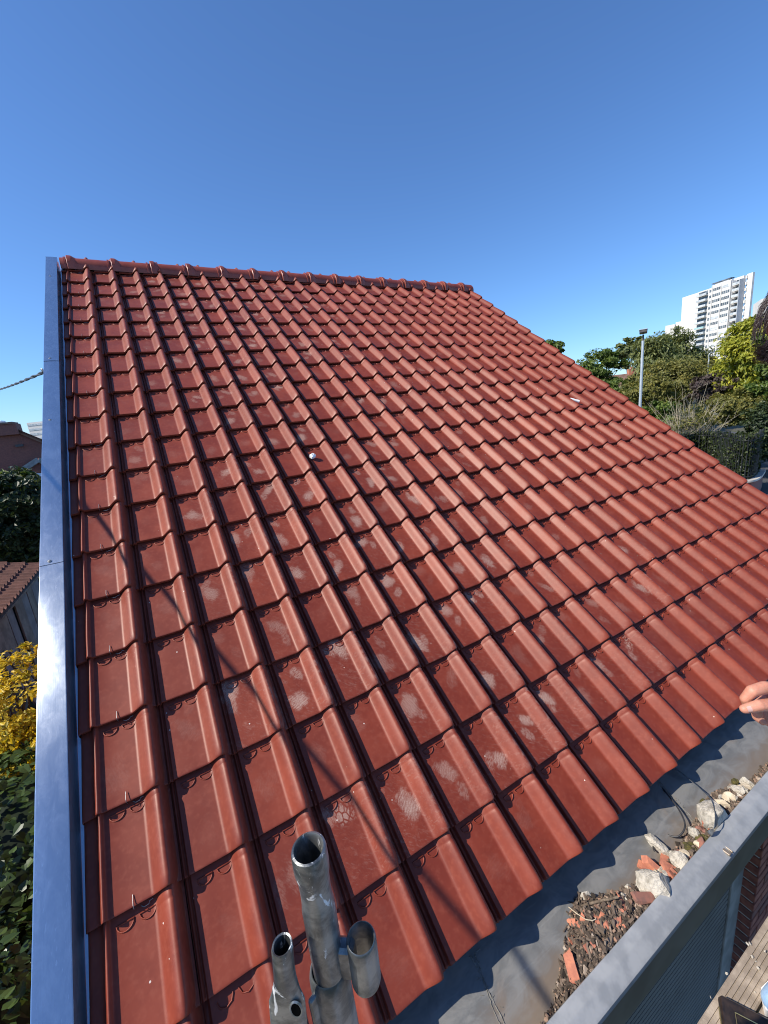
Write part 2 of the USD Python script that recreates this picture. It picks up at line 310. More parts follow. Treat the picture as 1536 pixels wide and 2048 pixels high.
leaf_material('leaf_yellow', [(0, (.07, .10, .015)), (.28, (.30, .25, .018)), (.55, (.66, .46, .025)), (1, (.80, .60, .05))], .4)
leaf_material('leaf_ivy', [(0, (0.024, 0.047, 0.012)), (.5, (0.054, 0.089, 0.022)), (.9, (0.089, 0.132, 0.034)), (1, (0.132, 0.156, 0.047))], .25, .35)

# ------------------------------------------------------------------ ground, road
def sheet(poly, z, mat, name, kind='structure', parent=None):
    import shapely.geometry as sg
    v, f = trimesh.creation.triangulate_polygon(sg.Polygon(poly), engine='earcut')
    return obj(name, (np.c_[v, np.full(len(v), z)], f), mat, parent, kind=kind)
obj('ground', bx(-600, 900, -600, 900, -H - .5, -H), 'ground_soil', kind='structure')
GZ = -H
# the street east of the house, running away from the camera
sheet([(13.5, -60), (19.0, -60), (30.0, 2.0), (47.0, 22.0), (110.0, 60.0), (106.0, 66.0), (38.0, 26.0), (24.0, 8.5), (13.5, 2.0)], GZ + .004, 'asphalt', 'road')

# ------------------------------------------------------------------ the house under the camera: walls, gutter, roof
PITCH = math.radians(36.5); CP, SP = math.cos(PITCH), math.sin(PITCH)
W, GA, NC, NR = .205, .2678365, 24, 21           # tile width, gauge, columns, rows (row 0 under the ridge, row 20 at the eave)
RIDGE = 20 * GA + .12                             # slope length from the eave edge to the ridge
def roof(x, s, n):
    """Point of the front slope: x along the eave, s up the slope from the eave edge, n above the tile plane."""
    x, s, n = np.broadcast_arrays(np.asarray(x, float), np.asarray(s, float), np.asarray(n, float))
    return np.stack([x, s * CP - n * SP, s * SP + n * CP], -1)
XL, XR = -.245, 23 * W + .02
house = thing('brick_house', 'brick house with the shiny red clay tile roof that fills the picture', 'house', (0, 0, -H))
RY, RZ = RIDGE * CP, RIDGE * SP
def prism(prof, x0, x1):
    import shapely.geometry as sg
    m = trimesh.creation.extrude_polygon(sg.Polygon(prof), x1 - x0, engine='earcut')   # in (y, z), along +z
    v = np.array(m.vertices); m.vertices = np.c_[v[:, 2] + x0, v[:, 0], v[:, 1]]; m.fix_normals(); return m
dn = -.062
obj('wall', prism([(-.085, -H), (2 * RY + .1, -H), (2 * RY + .1, -.30), (RY, RZ - .16), (.02, -.30), (-.085, -.30)], XL - .06, XR - .06), 'brick_dark', house)
roofp = obj('roof', prism([(.05, .05 * SP / CP + dn / CP), (RY, RZ + dn / CP), (2 * RY + .12, -.07 + dn), (2 * RY + .12, -.10 + dn), (RY, RZ - .05 + dn), (.05, -.02 + dn)], XL + .01, XR - .03), 'roof_brown', house)
# back slope, never seen from the front, as plain tiling
b0, b1 = roof(0, RIDGE, 0)[1:], None

# --- the clay tiles
US = np.array([-.0, .012, .022, .040, .052, .074, .086, .1, .38, .60, .635, .66, .69, .72, .75, .78, .81, .835, .86, .885, .905, .920, .934, .946, .957, .970, .995])
PROF = PchipInterpolator([0, .012, .022, .040, .052, .074, .088, .10, .35, .60, .635, .68, .72, .765, .81, .845, .88, .91, .93, .945, .957, .995],
                         [-.016, -.016, -.009, -.008, -.015, -.015, -.001, 0, -.0008, 0, .0020, .0120, .0235, .0350, .0430, .0455, .0434, .0345, .0220, .0060, -.006, -.011])
VERGE_U = np.array([-.185, -.175, -.155, -.12, -.06, 0, .03, .045, .06, .075, .09, .11])
VERGE = PchipInterpolator([-.185, -.175, -.155, -.12, -.05, 0, .03, .06, .085, .11], [-.038, -.020, -.013, -.014, -.013, -.010, .010, .016, .010, 0])
STEP, T0, LEN = .021, .009, .296
def tile_mesh(j, k, rng, fine):
    """Tile of column j and row k: vertices from the eave corner, local UV, info."""
    verge_l, verge_r = j == 0, j == NC - 1
    us = US if fine else US[[0, 2, 4, 6, 7, 9, 11, 13, 15, 17, 19, 21, 23, 25, 26]]
    if verge_l: us = np.r_[VERGE_U[VERGE_U < .11], .12, us[us > .2]]
    if verge_r: us = np.r_[us[us < .9], .905, .925, .945, .965, .975, .98]
    vs = np.array([0, .002, .005, .012, .022, .034, .06, .13, .20, GA - .036, GA - .028, GA - .022, GA - .016, GA - .010, LEN]) if fine else np.array([0, .004, .014, .034, GA - .02, GA, LEN])
    U, V = np.meshgrid(us, vs, indexing='ij')
    h = PROF(np.clip(U, 0, .995))
    if verge_l: h = np.where(U < .11, VERGE(np.clip(U, -.185, .11)), h)
    if verge_r: h = np.where(U > .83, .0455 * np.sqrt(np.clip(1 - ((U - .83) / .15) ** 2, 0, 1)) - .05 * np.clip((U - .965) / .015, 0, 1), h)
    isroll = np.clip((U - .63) / .08, 0, 1)
    e = np.clip(1 - V / .034, 0, 1)
    h = h - np.where(h > 0, h, 0) * isroll * .16 * e ** 2                   # the roll dips at its lower end
    x = U * W
    x = np.where(U > .84, (.84 + (U - .84) * (1 - .36 * e ** 2 * np.clip((.998 - U) / .04, 0, 1))) * W, x)
    neck = isroll * (.0022 * np.exp(-((V - GA + .014) / .004) ** 2) - .0030 * np.exp(-((V - GA + .025) / .005) ** 2) - .003 * np.clip((V - GA + .03) / .02, 0, 1))
    h = h + neck - .0016 * np.clip(1 - V / .005, 0, 1) ** 2
    n = T0 - STEP * V / GA + h
    jx, jn, js = rng.normal(0, .0007), rng.normal(0, .0008), rng.normal(0, .0012)
    tw = rng.normal(0, .0045)
    X = (j - 1) * W + x + jx + tw * (V - GA / 2) * .6
    S = (20 - k) * GA + V + js
    n = n + jn + rng.normal(0, .004) * (U - .5) * W
    nu, nv = U.shape
    top = roof(X, S, n).reshape(-1, 3)
    lx = np.stack([U * W, V, np.zeros_like(U)], -1).reshape(-1, 3)
    idx = np.arange(nu * nv).reshape(nu, nv)
    F = [np.stack([idx[:-1, :-1].ravel(), idx[1:, :-1].ravel(), idx[1:, 1:].ravel(), idx[:-1, 1:].ravel()], 1)]
    verts, loc, c = [top], [lx], nu * nv
    def strip(A, B, L):                                            # separate skirt with its own vertices, crisp edge
        nonlocal c
        q = len(A); verts.extend([A, B]); loc.extend([L, L]); i = np.arange(q - 1)
        F.append(np.stack([c + i, c + q + i, c + q + i + 1, c + i + 1], 1)); c += 2 * q
    th = .0125
    f0 = roof(X[:, 0], S[:, 0], n[:, 0]); f1 = roof(X[:, 0], S[:, 0] + .001, n[:, 0] - th); f2 = roof(X[:, 0], S[:, 0] + .05, n[:, 0] - th - .004)
    strip(f0, f1, lx.reshape(nu, nv, 3)[:, 0]); strip(f1, f2, lx.reshape(nu, nv, 3)[:, 0])
    r0 = roof(X[-1], S[-1], n[-1]); r1 = roof(X[-1], S[-1], n[-1] - (.05 if verge_r else .008)); strip(r1, r0, lx.reshape(nu, nv, 3)[-1])
    if verge_l:
        l0 = roof(X[0], S[0], n[0]); l1 = roof(X[0] + .004, S[0], n[0] - .03); strip(l0, l1, lx.reshape(nu, nv, 3)[0])
    verts, loc, F = np.vstack(verts), np.vstack(loc), quads(np.vstack(F))
    # two half-moon lugs near the head
    for uc in (.27, .545):
        rr, q = .0210, (9 if fine else 5)
        a = np.linspace(np.pi, 2 * np.pi, q)
        vc = GA - .019
        path = np.c_[uc * W + rr * np.cos(a), vc + rr * np.sin(a) * .95]
        path = np.vstack([path, path[:1]]) if fine else path
        w2 = .0024
        d = np.gradient(path, axis=0); d /= np.linalg.norm(d, axis=1)[:, None]; nn = np.c_[-d[:, 1], d[:, 0]]
        rows = []
        for off, hh in ((-w2, -.001), (-w2 * .5, .0028), (w2 * .5, .0028), (w2, -.001)):
            pt = path + nn * off; vv = pt[:, 1]
            rows.append(roof((j - 1) * W + pt[:, 0] + jx, (20 - k) * GA + vv + js, T0 - STEP * vv / GA + hh + jn))
        base = len(verts); q = len(path); ff = []
        for t in range(3):
            i = np.arange(q - 1); ff.append(np.stack([base + t * q + i, base + t * q + i + 1, base + (t + 1) * q + i + 1, base + (t + 1) * q + i], 1))
        verts = np.vstack([verts] + rows); loc = np.vstack([loc, np.tile([.02, .24, 0], (4 * q, 1))]); F = np.vstack([F, quads(np.vstack(ff))])
    m = trimesh.Trimesh(verts, F, process=False)
    return m, loc[:, :2]
STRONG = {(2, 17): .9, (3, 17): 1.0, (4, 17): 1.0, (4, 19): 1.0, (3, 19): (.8, 1), (6, 19): .9, (7, 19): 1.0, (8, 19): 1.0, (8, 17): 1.0, (7, 17): .85, (6, 17): .9, (10, 19): .7, (11, 19): (1.0, 1),
          (4, 15): .8, (5, 15): .8, (4, 13): .8, (2, 13): .7, (3, 14): .7, (2, 15): .6, (3, 12): .7, (1, 11): .4, (13, 18): .9, (14, 17): .8, (5, 19): .6, (5, 17): .45, (4, 10): .7, (4, 6): .8, (5, 7): .7}
def tile_info(j, k, rng):
    band = math.exp(-((j - 6.5) / 6.0) ** 2) * (1.0 if k < 19 else .55)
    if k == 20: band *= .2
    if j <= 1: band *= .35
    d, t = (rng.uniform(.5, 1.0) if rng.random() < .48 else rng.uniform(.02, .28)) * band, 0
    if (j, k) in STRONG:
        s = STRONG[(j, k)]; d, t = (s if isinstance(s, tuple) else (s, 0))
    return min(d, 1.0), rng.random(), t
cells = [(j, k) for k in range(NR) for j in range(NC)]
def area(j, k):
    q, z = px(roof(np.array([j - 1, j, j, j - 1]) * W, np.array([20 - k, 20 - k, 21 - k, 21 - k]) * GA, 0))
    if z.min() < .2: return 0.0
    m = q.mean(0)
    if not (-40 < m[0] < 1560 and -40 < m[1] < 2080): return 0.0
    d1, d2 = q[2] - q[0], q[3] - q[1]; return abs(d1[0] * d2[1] - d1[1] * d2[0]) / 2
ranked = sorted(cells, key=lambda c: -area(*c)); single = set(ranked[:300])
rest = []
for (j, k) in cells:
    rng = np.random.default_rng(1000 + j * 50 + k)
    fine = area(j, k) > 900
    m, uv = tile_mesh(j, k, rng, fine)
    inf = np.tile(tile_info(j, k, rng), (len(uv), 1))
    if (j, k) in single: obj('roof_tile', m, 'tile_glaze', roofp, smooth=True, uv=uv, info=inf)
    else: rest.append((m, uv, inf))
obj('far_roof_tiles', cat_([r[0] for r in rest]), 'tile_glaze', roofp, smooth=True, uv=np.vstack([r[1] for r in rest]), info=np.vstack([r[2] for r in rest]), kind='stuff')
# wire clips that hold the verge tiles
for k in range(0, 20):
    s0 = (20 - k) * GA; x0 = -.122 + .002 * ((k * 7) % 5 - 2)
    P = [roof(x0, s0 + .028, .009), roof(x0, s0 + .004, .0145), roof(x0, s0 - .004, .014), roof(x0, s0 - .0045, -.004), roof(x0 + .001, s0 + .01, -.006)]
    obj('tile_clip', tube(np.array(P), .0010, 6), 'steel_wire', roofp, smooth=True)
    P = [roof(x0 + .014, s0 - .004, -.010), roof(x0 + .022, s0 - .011, -.006), roof(x0 + .034, s0 - .010, -.004), roof(x0 + .036, s0 - .004, -.006), roof(x0 + .045, s0 - .003, -.006)]
    obj('clip_tail', tube(np.array(P), .0012, 5), 'steel_wire', roofp, smooth=True)
# ridge tiles: half round barrels with a flared collar at the left end and a ring at the right
RX = [-.215, -.18, .175, .539, .898, 1.248, 1.575, 1.885, 2.211, 2.539, 2.843, 3.181, 3.499, 3.848, 4.213, 4.624]
rs = np.linspace(.175, 4.213, 13); RX = [-.18] + list(rs) + [rs[-1] + .337]
def half_round(x0, prof):
    a = np.linspace(np.radians(-12), np.radians(192), 19); V, F = [], []
    C0 = roof(0, RIDGE, 0) + [0, 0, -.035]
    for (dx, r) in prof:
        V.append(np.c_[np.full(len(a), x0 + dx), C0[1] + r * np.cos(a), C0[2] + r * np.sin(a) * 1.0])
    V = np.vstack(V); q = len(a)
    for i in range(len(prof) - 1):
        for t in range(q - 1): A = i * q + t; F.append([A, A + q, A + q + 1, A + 1])
    return trimesh.Trimesh(V, quads(F), process=False)
L0 = half_round(-.235, [(0, .080), (0, .098), (.03, .100), (.031, .108), (.047, .108), (.048, .100), (.075, .099)])
obj('ridge_tile', L0, 'ridge_clay', roofp, smooth=35)
for i, x0 in enumerate(RX):
    x1 = RX[i + 1] if i + 1 < len(RX) else XR + .02
    Ln = x1 - x0
    pr = [(0, .085), (0, .117), (.004, .121), (.030, .121), (.042, .117), (.060, .106), (.075, .100), (Ln - .034, .097), (Ln - .033, .106), (Ln - .018, .106), (Ln - .017, .097), (Ln + .02, .096)]
    if i + 1 == len(RX): pr = pr[:7] + [(Ln - .002, .097), (Ln, .09), (Ln, .0)]
    obj('ridge_tile', half_round(x0, pr), 'ridge_clay', roofp, smooth=35)
obj('ridge_roll', tube([roof(x, RIDGE - .075, -.004) + [0, 0, .003 * math.sin(x * 40)] for x in np.linspace(XL + .02, XR - .02, 120)], .012, 6), 'cable_black', roofp, smooth=True)

# --- zinc coping on the left verge, three lengths lapped over one another
TILT = math.radians(7)
def coping(s0, s1, lift):
    n0 = .050 + lift
    prof = [(-.2545, -.055), (-.2548, n0 - .006), (-.2555, n0 - .0015), (-.2580, n0), (-.298, n0 + .0005), (-.3350, n0), (-.3385, n0 - .002), (-.3395, n0 - .008), (-.3400, n0 - .11), (-.345, n0 - .117)]
    ss = np.linspace(s0, s1, 14); V, F, q = [], [], len(prof)
    for s in ss:
        for (x, n) in prof:
            wob = .0008 * math.sin(s * 9 + x * 60)
            V.append(roof(x, s, n + (wob if n > .047 else 0)))
    for i in range(len(ss) - 1):
        for t in range(q - 1): A = i * q + t; F.append([A, A + 1, A + q + 1, A + q])
    return trimesh.Trimesh(np.array(V), quads(F), process=False)
e1, e2 = 20 * GA - 1.797, 20 * GA - 3.548
STOP = RIDGE + .045
for (a, b, l) in ((-.06, e2 + .04, 0), (e2, e1 + .04, .0018), (e1, STOP, .0036)):
    obj('coping_sheet', coping(a, b, l), 'coping_zinc', house, smooth=40)
cap = roof(np.array([-.2545, -.2545, -.340, -.340]), STOP + .0005, np.array([-.1, .0525, .0525, -.1]))
obj('coping_end', (cap, np.array([[0, 1, 2, 3]])), 'coping_zinc', house)
for s in (20 * GA - .311, 20 * GA - 1.763, 20 * GA - 2.478, 20 * GA - 3.531):
    c = roof(-.303, s, .0545 if s > e1 else .0525)
    nrm = roof(0, 0, 1)
    obj('coping_screw', pipe([(0.0001, .0042), (.0035, .0038), (.0048, .0015), (.0075, .0012), (.0075, 0)], c, nrm, 12), 'steel_wire', house, smooth=30)
fl = np.array([roof(x, s, n) for s in np.linspace(-.04, RIDGE, 10) for (x, n) in ((-.2543, -.050), (-.240, -.052), (-.2230, -.056), (-.2225, -.07))])
F = [[i * 4 + t, i * 4 + t + 1, (i + 1) * 4 + t + 1, (i + 1) * 4 + t] for i in range(9) for t in range(3)]
obj('side_flashing', (fl, np.array(F)), 'coping_zinc', house, smooth=30)

# --- zinc box gutter, its lip, fascia
gx0, gx1 = XL - .08, XR + .05
def dents(V): return np.c_[np.zeros(len(V)), np.zeros(len(V)), .006 * (fbm(V * [3, 7, 3], 3, 5) - .5)]
obj('gutter', extrude_x([(.16, -.075), (.10, -.083), (.04, -.096), (-.04, -.112), (-.10, -.126), (-.150, -.140), (-.178, -.150), (-.192, -.146), (-.1975, -.12)], gx0, gx1, 90, dents), 'gutter_zinc', house, smooth=40)
obj('gutter_lip', extrude_x([(-.1975, -.12), (-.1985, -.078), (-.2010, -.0745), (-.2060, -.0740), (-.228, -.0765), (-.2345, -.0785), (-.262, -.0915), (-.2675, -.0955), (-.2690, -.100), (-.2680, -.118), (-.2640, -.121), (-.2600, -.118)], gx0, gx1, 60,
    lambda V: np.c_[np.zeros(len(V)), .0012 * (fbm(V * [2, 1, 1], 2, 3) - .5), .0035 * (fbm(V * [2.5, 4, 2], 3, 9) - .5)]), 'lip_zinc', house, smooth=35)
obj('fascia', bx(gx0, gx1, -.252, -.236, -.324, -.095, .003), 'fascia_grey', house)
obj('soffit', bx(gx0, gx1, -.236, -.02, -.318, -.300), 'fascia_grey', house)
sp = at_z(1436, 1693, -.088)
obj('lip_joint', bx(sp[0] - .005, sp[0] + .010, -.266, -.2345, -.0915, -.0835, .002), 'gutter_zinc', house)
obj('lip_joint', bx(sp[0] + .016, sp[0] + .021, -.266, -.2345, -.0925, -.0835, .002), 'gutter_zinc', house)
rg = np.random.default_rng(5)
def seam(xa, ya, xb, yb):
    ms = []
    gy = lambda y: float(np.interp(y, [-.178, -.15, -.10, -.04, .04, .10], [-.150, -.140, -.126, -.112, -.096, -.083]))
    for side in (-1, 1):
        P, R = [], []
        for t in np.linspace(0, 1, 40):
            x, y = xa + (xb - xa) * t + side * .004 + .003 * math.sin(t * 9 + side) + rg.normal(0, .0008), ya + (yb - ya) * t
            P.append([x, y, gy(y) + .0008]); R.append(abs(rg.normal(.0010, .0005)) + .0004)
        ms.append(tube(np.array(P), np.array(R), 5))
    for i in range(24):
        t = rg.random(); x, y = xa + (xb - xa) * t + rg.normal(0, .007), ya + (yb - ya) * t
        d = rg.normal(0, .008, 2); ms.append(tube([[x, y, gy(y) + .001], [x + d[0], y + d[1] * .6, gy(y) + .002]], .0006, 4))
    return cat_(ms)
obj('solder_seam', seam(.735, .03, .705, -.17), 'solder', house)
obj('solder_seam', seam(1.80, .03, 1.755, -.16), 'solder', house)

# --- below the gutter: shutter, post and brick reveal
yS = -.088
xs0, xs1 = gx0, 2.308
slats = []
for i in range(62):
    z1 = -.32 - i * .037; 
    obj('shutter_slat', extrude_x([(yS + .004, z1), (yS - .004, z1 - .004), (yS - .006, z1 - .018), (yS - .004, z1 - .033), (yS + .004, z1 - .037)], .4, xs1, 2), 'shutter_grey', house, smooth=40)
obj('shutter_rail', bx(xs1 + .006, 2.455, yS - .012, yS + .05, -H + .3, -.318, .004), 'post_grey', house)
obj('mortar', bx(2.4555, XR - .03, -.149, .1, -H, -.3185), 'mortar', house)
rb = random.Random(3)
z = -.330
course = 0
n_b = 0
while z > -2.6:
    off = 0 if course % 2 == 0 else .105
    x = 2.449
    first = True
    while x < 3.9:
        L = (.102 if (course % 2 and first) else .212)
        first = False
        obj('brick', bx(x, x + L - .010, -.157 - rb.random() * .003, -.09, z - .051, z, .003), 'brick_red' if rb.random() < .6 else 'brick_dark', house)
        n_b += 1; x += L
    z -= .0625; course += 1

# ------------------------------------------------------------------ rubble in the gutter
def rock(c, size, seed, flat=1.0, rot=None, n=26, rough=.16):
    r = np.random.default_rng(seed); q = r.normal(size=(n, 3)); q /= np.linalg.norm(q, axis=1)[:, None]
    q = np.sign(q) * np.abs(q) ** .75; q *= np.array(size) / 2
    m = trimesh.convex.convex_hull(q).subdivide().subdivide()
    v = np.array(m.vertices); s = np.mean(size)
    v += (fbm(v / s * 4 + seed, 3, seed)[:, None] - .5) * rough * s * v / np.linalg.norm(v, axis=1)[:, None] * 1.2
    m.vertices = v
    R = trimesh.transformations.random_rotation_matrix(r.random(3)) if rot is None else trimesh.transformations.euler_matrix(*rot)
    m.apply_transform(R); m.apply_translation(c); return m
def gz(y): return float(np.interp(y, [-.192, -.178, -.15, -.10, -.04, .04, .10], [-.146, -.150, -.140, -.126, -.112, -.096, -.083]))
def lay(m, sink=.004):
    """Drop a piece until it rests on the gutter floor under it."""
    v = np.array(m.vertices); f = np.array([gz(y) for y in v[:, 1]])
    m.apply_translation([0, 0, (f - v[:, 2]).max() - sink]); return m
# the dark heap of dirt and moss
hx = [(.78, .008), (.816, .014), (.90, .036), (.932, .052), (.992, .083), (1.028, .105), (1.084, .133), (1.13, .142), (1.162, .143), (1.22, .105), (1.295, .078), (1.34, .070), (1.42, .062), (1.55, .060), (1.70, .064), (1.80, .066), (1.90, .080), (2.00, .076), (2.10, .040), (2.25, .030), (2.6, .02)]
def heap_w(x): return float(np.interp(x, [a for a, b in hx], [b for a, b in hx]))
rg = np.random.default_rng(11)
xs = np.linspace(.78, 2.7, 300); ts = np.linspace(0, 1, 22); V = []
for x in xs:
    w = max(heap_w(x) * (1 + .35 * (noise(np.array([[x * 22, 3, 1]]))[0] - .5)), .003)
    for t in ts:
        y = -.196 + t * w
        hgt = (1 - t ** 2.2) * min(.062, w * .52) * (.75 + .5 * fbm(np.array([[x * 30, y * 30, 2]]), 3)[0])
        edge = min(1, (x - .78) / .05)
        V.append([x, y, gz(y) - .004 + (hgt + .010 * fbm(np.array([[x * 90, y * 90, 7]]), 3)[0] * (1 - t)) * edge])
q = len(ts); F = [[i * q + t, (i + 1) * q + t, (i + 1) * q + t + 1, i * q + t + 1] for i in range(len(xs) - 1) for t in range(q - 1)]
heap = trimesh.Trimesh(np.array(V), quads(F), process=False)
from scipy.spatial import cKDTree
ht = cKDTree(np.array(V)[:, :2])
def heap_z(x, y):
    d, i = ht.query([x, y]); return V[i][2] if d < .02 else gz(y)
chips = []
for i in range(7500):
    x = .80 + 1.6 * rg.random() ** 1.25; w = heap_w(x)
    if rg.random() > min(1, w / .09 + .12): continue
    t = rg.random(); y = -.195 + t * w * 1.06
    L = abs(rg.normal(.014, .009)) + .004
    R = trimesh.transformations.euler_matrix(rg.normal(0, .5), rg.normal(0, .6), rg.normal(.9, .7))[:3, :3]
    chips.append(box((x, y, heap_z(x, y) + .0015 + .002 * rg.random()), (L, L * (.12 + .30 * rg.random() ** 2), L * (.10 + .2 * rg.random())), R))
dirt = thing('gutter_dirt', 'dark crumbly heap of moss, soil and small tile chips lying in the zinc gutter', 'dirt', (1.2, -.15, -.14), kind='stuff')
heap.metadata['rnd'] = rg.random(len(heap.vertices)) * .6
obj('soil', heap, 'humus', dirt, smooth=True, kind='stuff')
cm = cat_(chips); cm.metadata['rnd'] = np.repeat(rg.random(len(chips)), 8)
obj('chips', cm, 'humus', dirt, kind='stuff')
ST = 'pieces of pale stone and mortar in the gutter'
def stone(px_, z, size, seed, label, mat='stone_pale', rot=None, group=None, sink=.006, flat=None, name='stone', cat='stone', rough=.10):
    c = at_z(px_[0], px_[1], z); m = lay(rock(c, size, seed, rot=rot, rough=rough), sink)
    o = m.bounds.mean(0); o[2] = m.bounds[0][2]
    obj(name, m, mat, None, smooth=24, label=label, cat=cat, group=group)
stone((1309, 1772), -.10, (.116, .094, .084), 21, 'large angular pale stone with a pinkish patch, casting a shadow onto the gutter lip', group=ST)
stone((1424, 1638), -.09, (.130, .112, .095), 32, 'large rounded cream stone wedged behind the thin bent metal strip', 'stone_pale', group=ST)
stone((1358, 1712), -.09, (.070, .080, .060), 43, 'angular pale stone between the orange tile pieces and the mossy clump', group=ST)
stone((1318, 1686), -.10, (.040, .105, .040), 54, 'narrow upright pale stone standing in the loop of black wire', rot=(.3, .1, .15), group=ST)
stone((1388, 1660), -.10, (.050, .050, .030), 65, 'flat grey piece of mortar next to the large cream stone', group=ST)
stone((1398, 1678), -.095, (.055, .035, .028), 66, 'small tan stone just below the flat grey mortar piece', 'stone_cream', group=ST)
stone((1268, 1775), -.10, (.035, .060, .030), 76, 'flat grey sliver of stone left of the largest angular stone', rot=(.2, .5, .4), group=ST)
stone((1281, 1770), -.10, (.030, .055, .026), 77, 'second grey sliver of stone, touching the largest angular stone', rot=(.1, .6, .2), group=ST)
stone((1255, 1793), -.10, (.046, .048, .03), 78, 'crumbly light grey lump of mortar at the top of the dirt heap', group=ST, rough=.2)
stone((1258, 1808), -.10, (.052, .030, .022), 79, 'flat cream chip right under the crumbly grey lump', 'stone_cream', group=ST)
stone((1272, 1827), -.10, (.045, .055, .036), 80, 'pale stone lying below the dark roof tile piece', group=ST)
stone((1283, 1836), -.10, (.030, .026, .022), 81, 'little white stone at the edge of the gutter lip', group=ST)
stone((1175, 1800), -.11, (.056, .040, .022), 82, 'thin light grey flake on the upper edge of the dirt heap', group=ST)
CH = 'small pale stone chips in the far heap of the gutter'
rg2 = np.random.default_rng(8)
for i in range(30):
    u = rg2.uniform(1436, 1502); v = 2040 - .295 * 0 - (u - 1100) * 1.1 + rg2.uniform(-40, 8) + 0
    v = 1618 - (u - 1440) * .92 + rg2.uniform(-18, 26)
    s = rg2.uniform(.024, .050)
    stone((u, v), -.105, (s * 1.5, s, s * .6), 100 + i, 'small pale chip of stone in the far heap of rubble near the hand', 'stone_pale' if i % 3 else 'stone_cream', group=CH, sink=.001 - .012 * rg2.random(), name='stone_chip', cat='stone chip')
MX = 'small mixed rubble between the larger stones in the gutter'
for i in range(26):
    t = rg2.random(); u = 1290 + t * 150; v = 1800 - t * 168 + rg2.uniform(-26, 14); s = rg2.uniform(.018, .040)
    stone((u, v), -.105, (s * 1.5, s, s * .7), 400 + i, 'small bit of rubble wedged between the larger stones along the gutter lip', ('stone_pale', 'stone_cream', 'shard_orange', 'shard_brown')[i % 4], group=MX, sink=-.006 - .014 * rg2.random(), name='rubble_bit', cat='rubble')
# orange roof tile fragments
SH = 'broken orange roof tile pieces in the gutter'
def shard(px_, z, L, Wd, T, rz, tilt, seed, label, mat='shard_orange', lift=.0):
    r = np.random.default_rng(seed); c = at_z(px_[0], px_[1], z)
    pts = np.array([[sx * L / 2 * r.uniform(.7, 1.05), sy * Wd / 2 * r.uniform(.6, 1.1), sz * T / 2] for sx in (-1, 1) for sy in (-1, 1) for sz in (-1, 1)] + [[r.uniform(-.3, .3) * L, .65 * Wd * r.choice([-1, 1]), 0]])
    m = trimesh.convex.convex_hull(pts).subdivide()
    m.vertices = np.array(m.vertices) + (fbm(np.array(m.vertices) * 60 + seed, 2, seed)[:, None] - .5) * T * .5
    m.apply_transform(trimesh.transformations.euler_matrix(tilt, .15 * r.normal(), rz)); m.apply_translation(c)
    zc = heap_z(c[0], c[1]); m.apply_translation([0, 0, zc - m.bounds[0][2] + lift])
    obj('tile_shard', m, mat, None, smooth=25, label=label, cat='tile shard', group=SH)
shard((1303, 1737), -.11, .030, .105, .022, .25, .0, 1, 'long narrow orange tile strip standing beside the large angular stone')
shard((1316, 1742), -.11, .026, .095, .022, .15, .2, 2, 'second narrow orange tile strip, touching the first one on its right')
shard((1330, 1712), -.10, .070, .030, .012, .3, .1, 3, 'flat orange tile piece beside the angular pale stone')
shard((1340, 1738), -.10, .045, .050, .012, .6, .4, 4, 'orange tile piece with a pale patch above the largest angular stone')
shard((1349, 1748), -.10, .030, .030, .010, .2, .3, 5, 'small orange tile chip by the inner edge of the gutter lip')
shard((1288, 1801), -.10, .075, .030, .014, -.5, .2, 6, 'dark brown curved tile piece with an orange broken end', 'shard_brown', .006)
shard((1144, 1940), -.11, .034, .066, .009, -.55, .12, 7, 'largest orange tile piece lying on the dirt heap, chipped in the middle', lift=.002)
SM = 'little orange tile chips on the dirt heap'
for i in range(26):
    u, v = rg2.uniform(1135, 1255), 0; v = 1870 + rg2.normal(0, 34) - (u - 1180) * .30
    c = at_z(u, v, -.12); r = rg2.uniform(.010, .026)
    pts = rg2.normal(size=(8, 3)) * [r, r * .6, r * .18] * .6
    m = trimesh.convex.convex_hull(pts); m.apply_transform(trimesh.transformations.euler_matrix(rg2.normal(0, .3), rg2.normal(0, .3), rg2.uniform(0, 6)))
    m.apply_translation(c); m.apply_translation([0, 0, heap_z(c[0], c[1]) + .0025 - m.bounds[0][2]])
    obj('tile_chip', m, 'shard_orange', None, label='little orange chip of roof tile scattered on the dark dirt heap', cat='tile chip', group=SM)
def moss(px_, z, size, seed, label):
    c = at_z(px_[0], px_[1], z); m = lay(rock(c, size, seed, n=40, rough=.35, rot=(0, 0, .3)), .004)
    obj('moss_clump', m, 'moss', None, smooth=True, label=label, cat='moss')
moss((1408, 1672), -.09, (.060, .055, .050), 201, 'yellowish green moss clump leaning on the gutter lip beside the cream stone')
moss((1382, 1688), -.10, (.060, .050, .035), 202, 'dark brown moss clump behind the angular pale stone')
moss((1471, 1559), -.11, (.030, .028, .026), 203, 'small round dark moss ball alone on the zinc above the far heap')
moss((1412, 1606), -.11, (.050, .045, .022), 204, 'flat brown and yellow moss cushion at the near end of the far heap')
moss((1247, 1838), -.10, (.032, .070, .030), 205, 'long green moss roll at the right side of the dirt heap')
a_, b_ = at_z(1163, 1812, -.085), at_z(1236, 1794, -.075)
obj('twig', tube([a_, (a_ * .6 + b_ * .4) + [0, 0, .002], b_], [.003, .005, .004], 6), 'twig', None, smooth=True, label='dark brown stick lying along the top of the dirt heap', cat='twig')
pts = [at_z(*q_, -.075) for q_ in ((1137, 1814), (1152, 1826), (1172, 1839), (1185, 1841), (1192, 1838), (1190, 1835))]
obj('straw', tube(pts, .0014, 5), 'straw', None, smooth=True, label='thin pale straw stalk bent across the dirt heap', cat='straw')
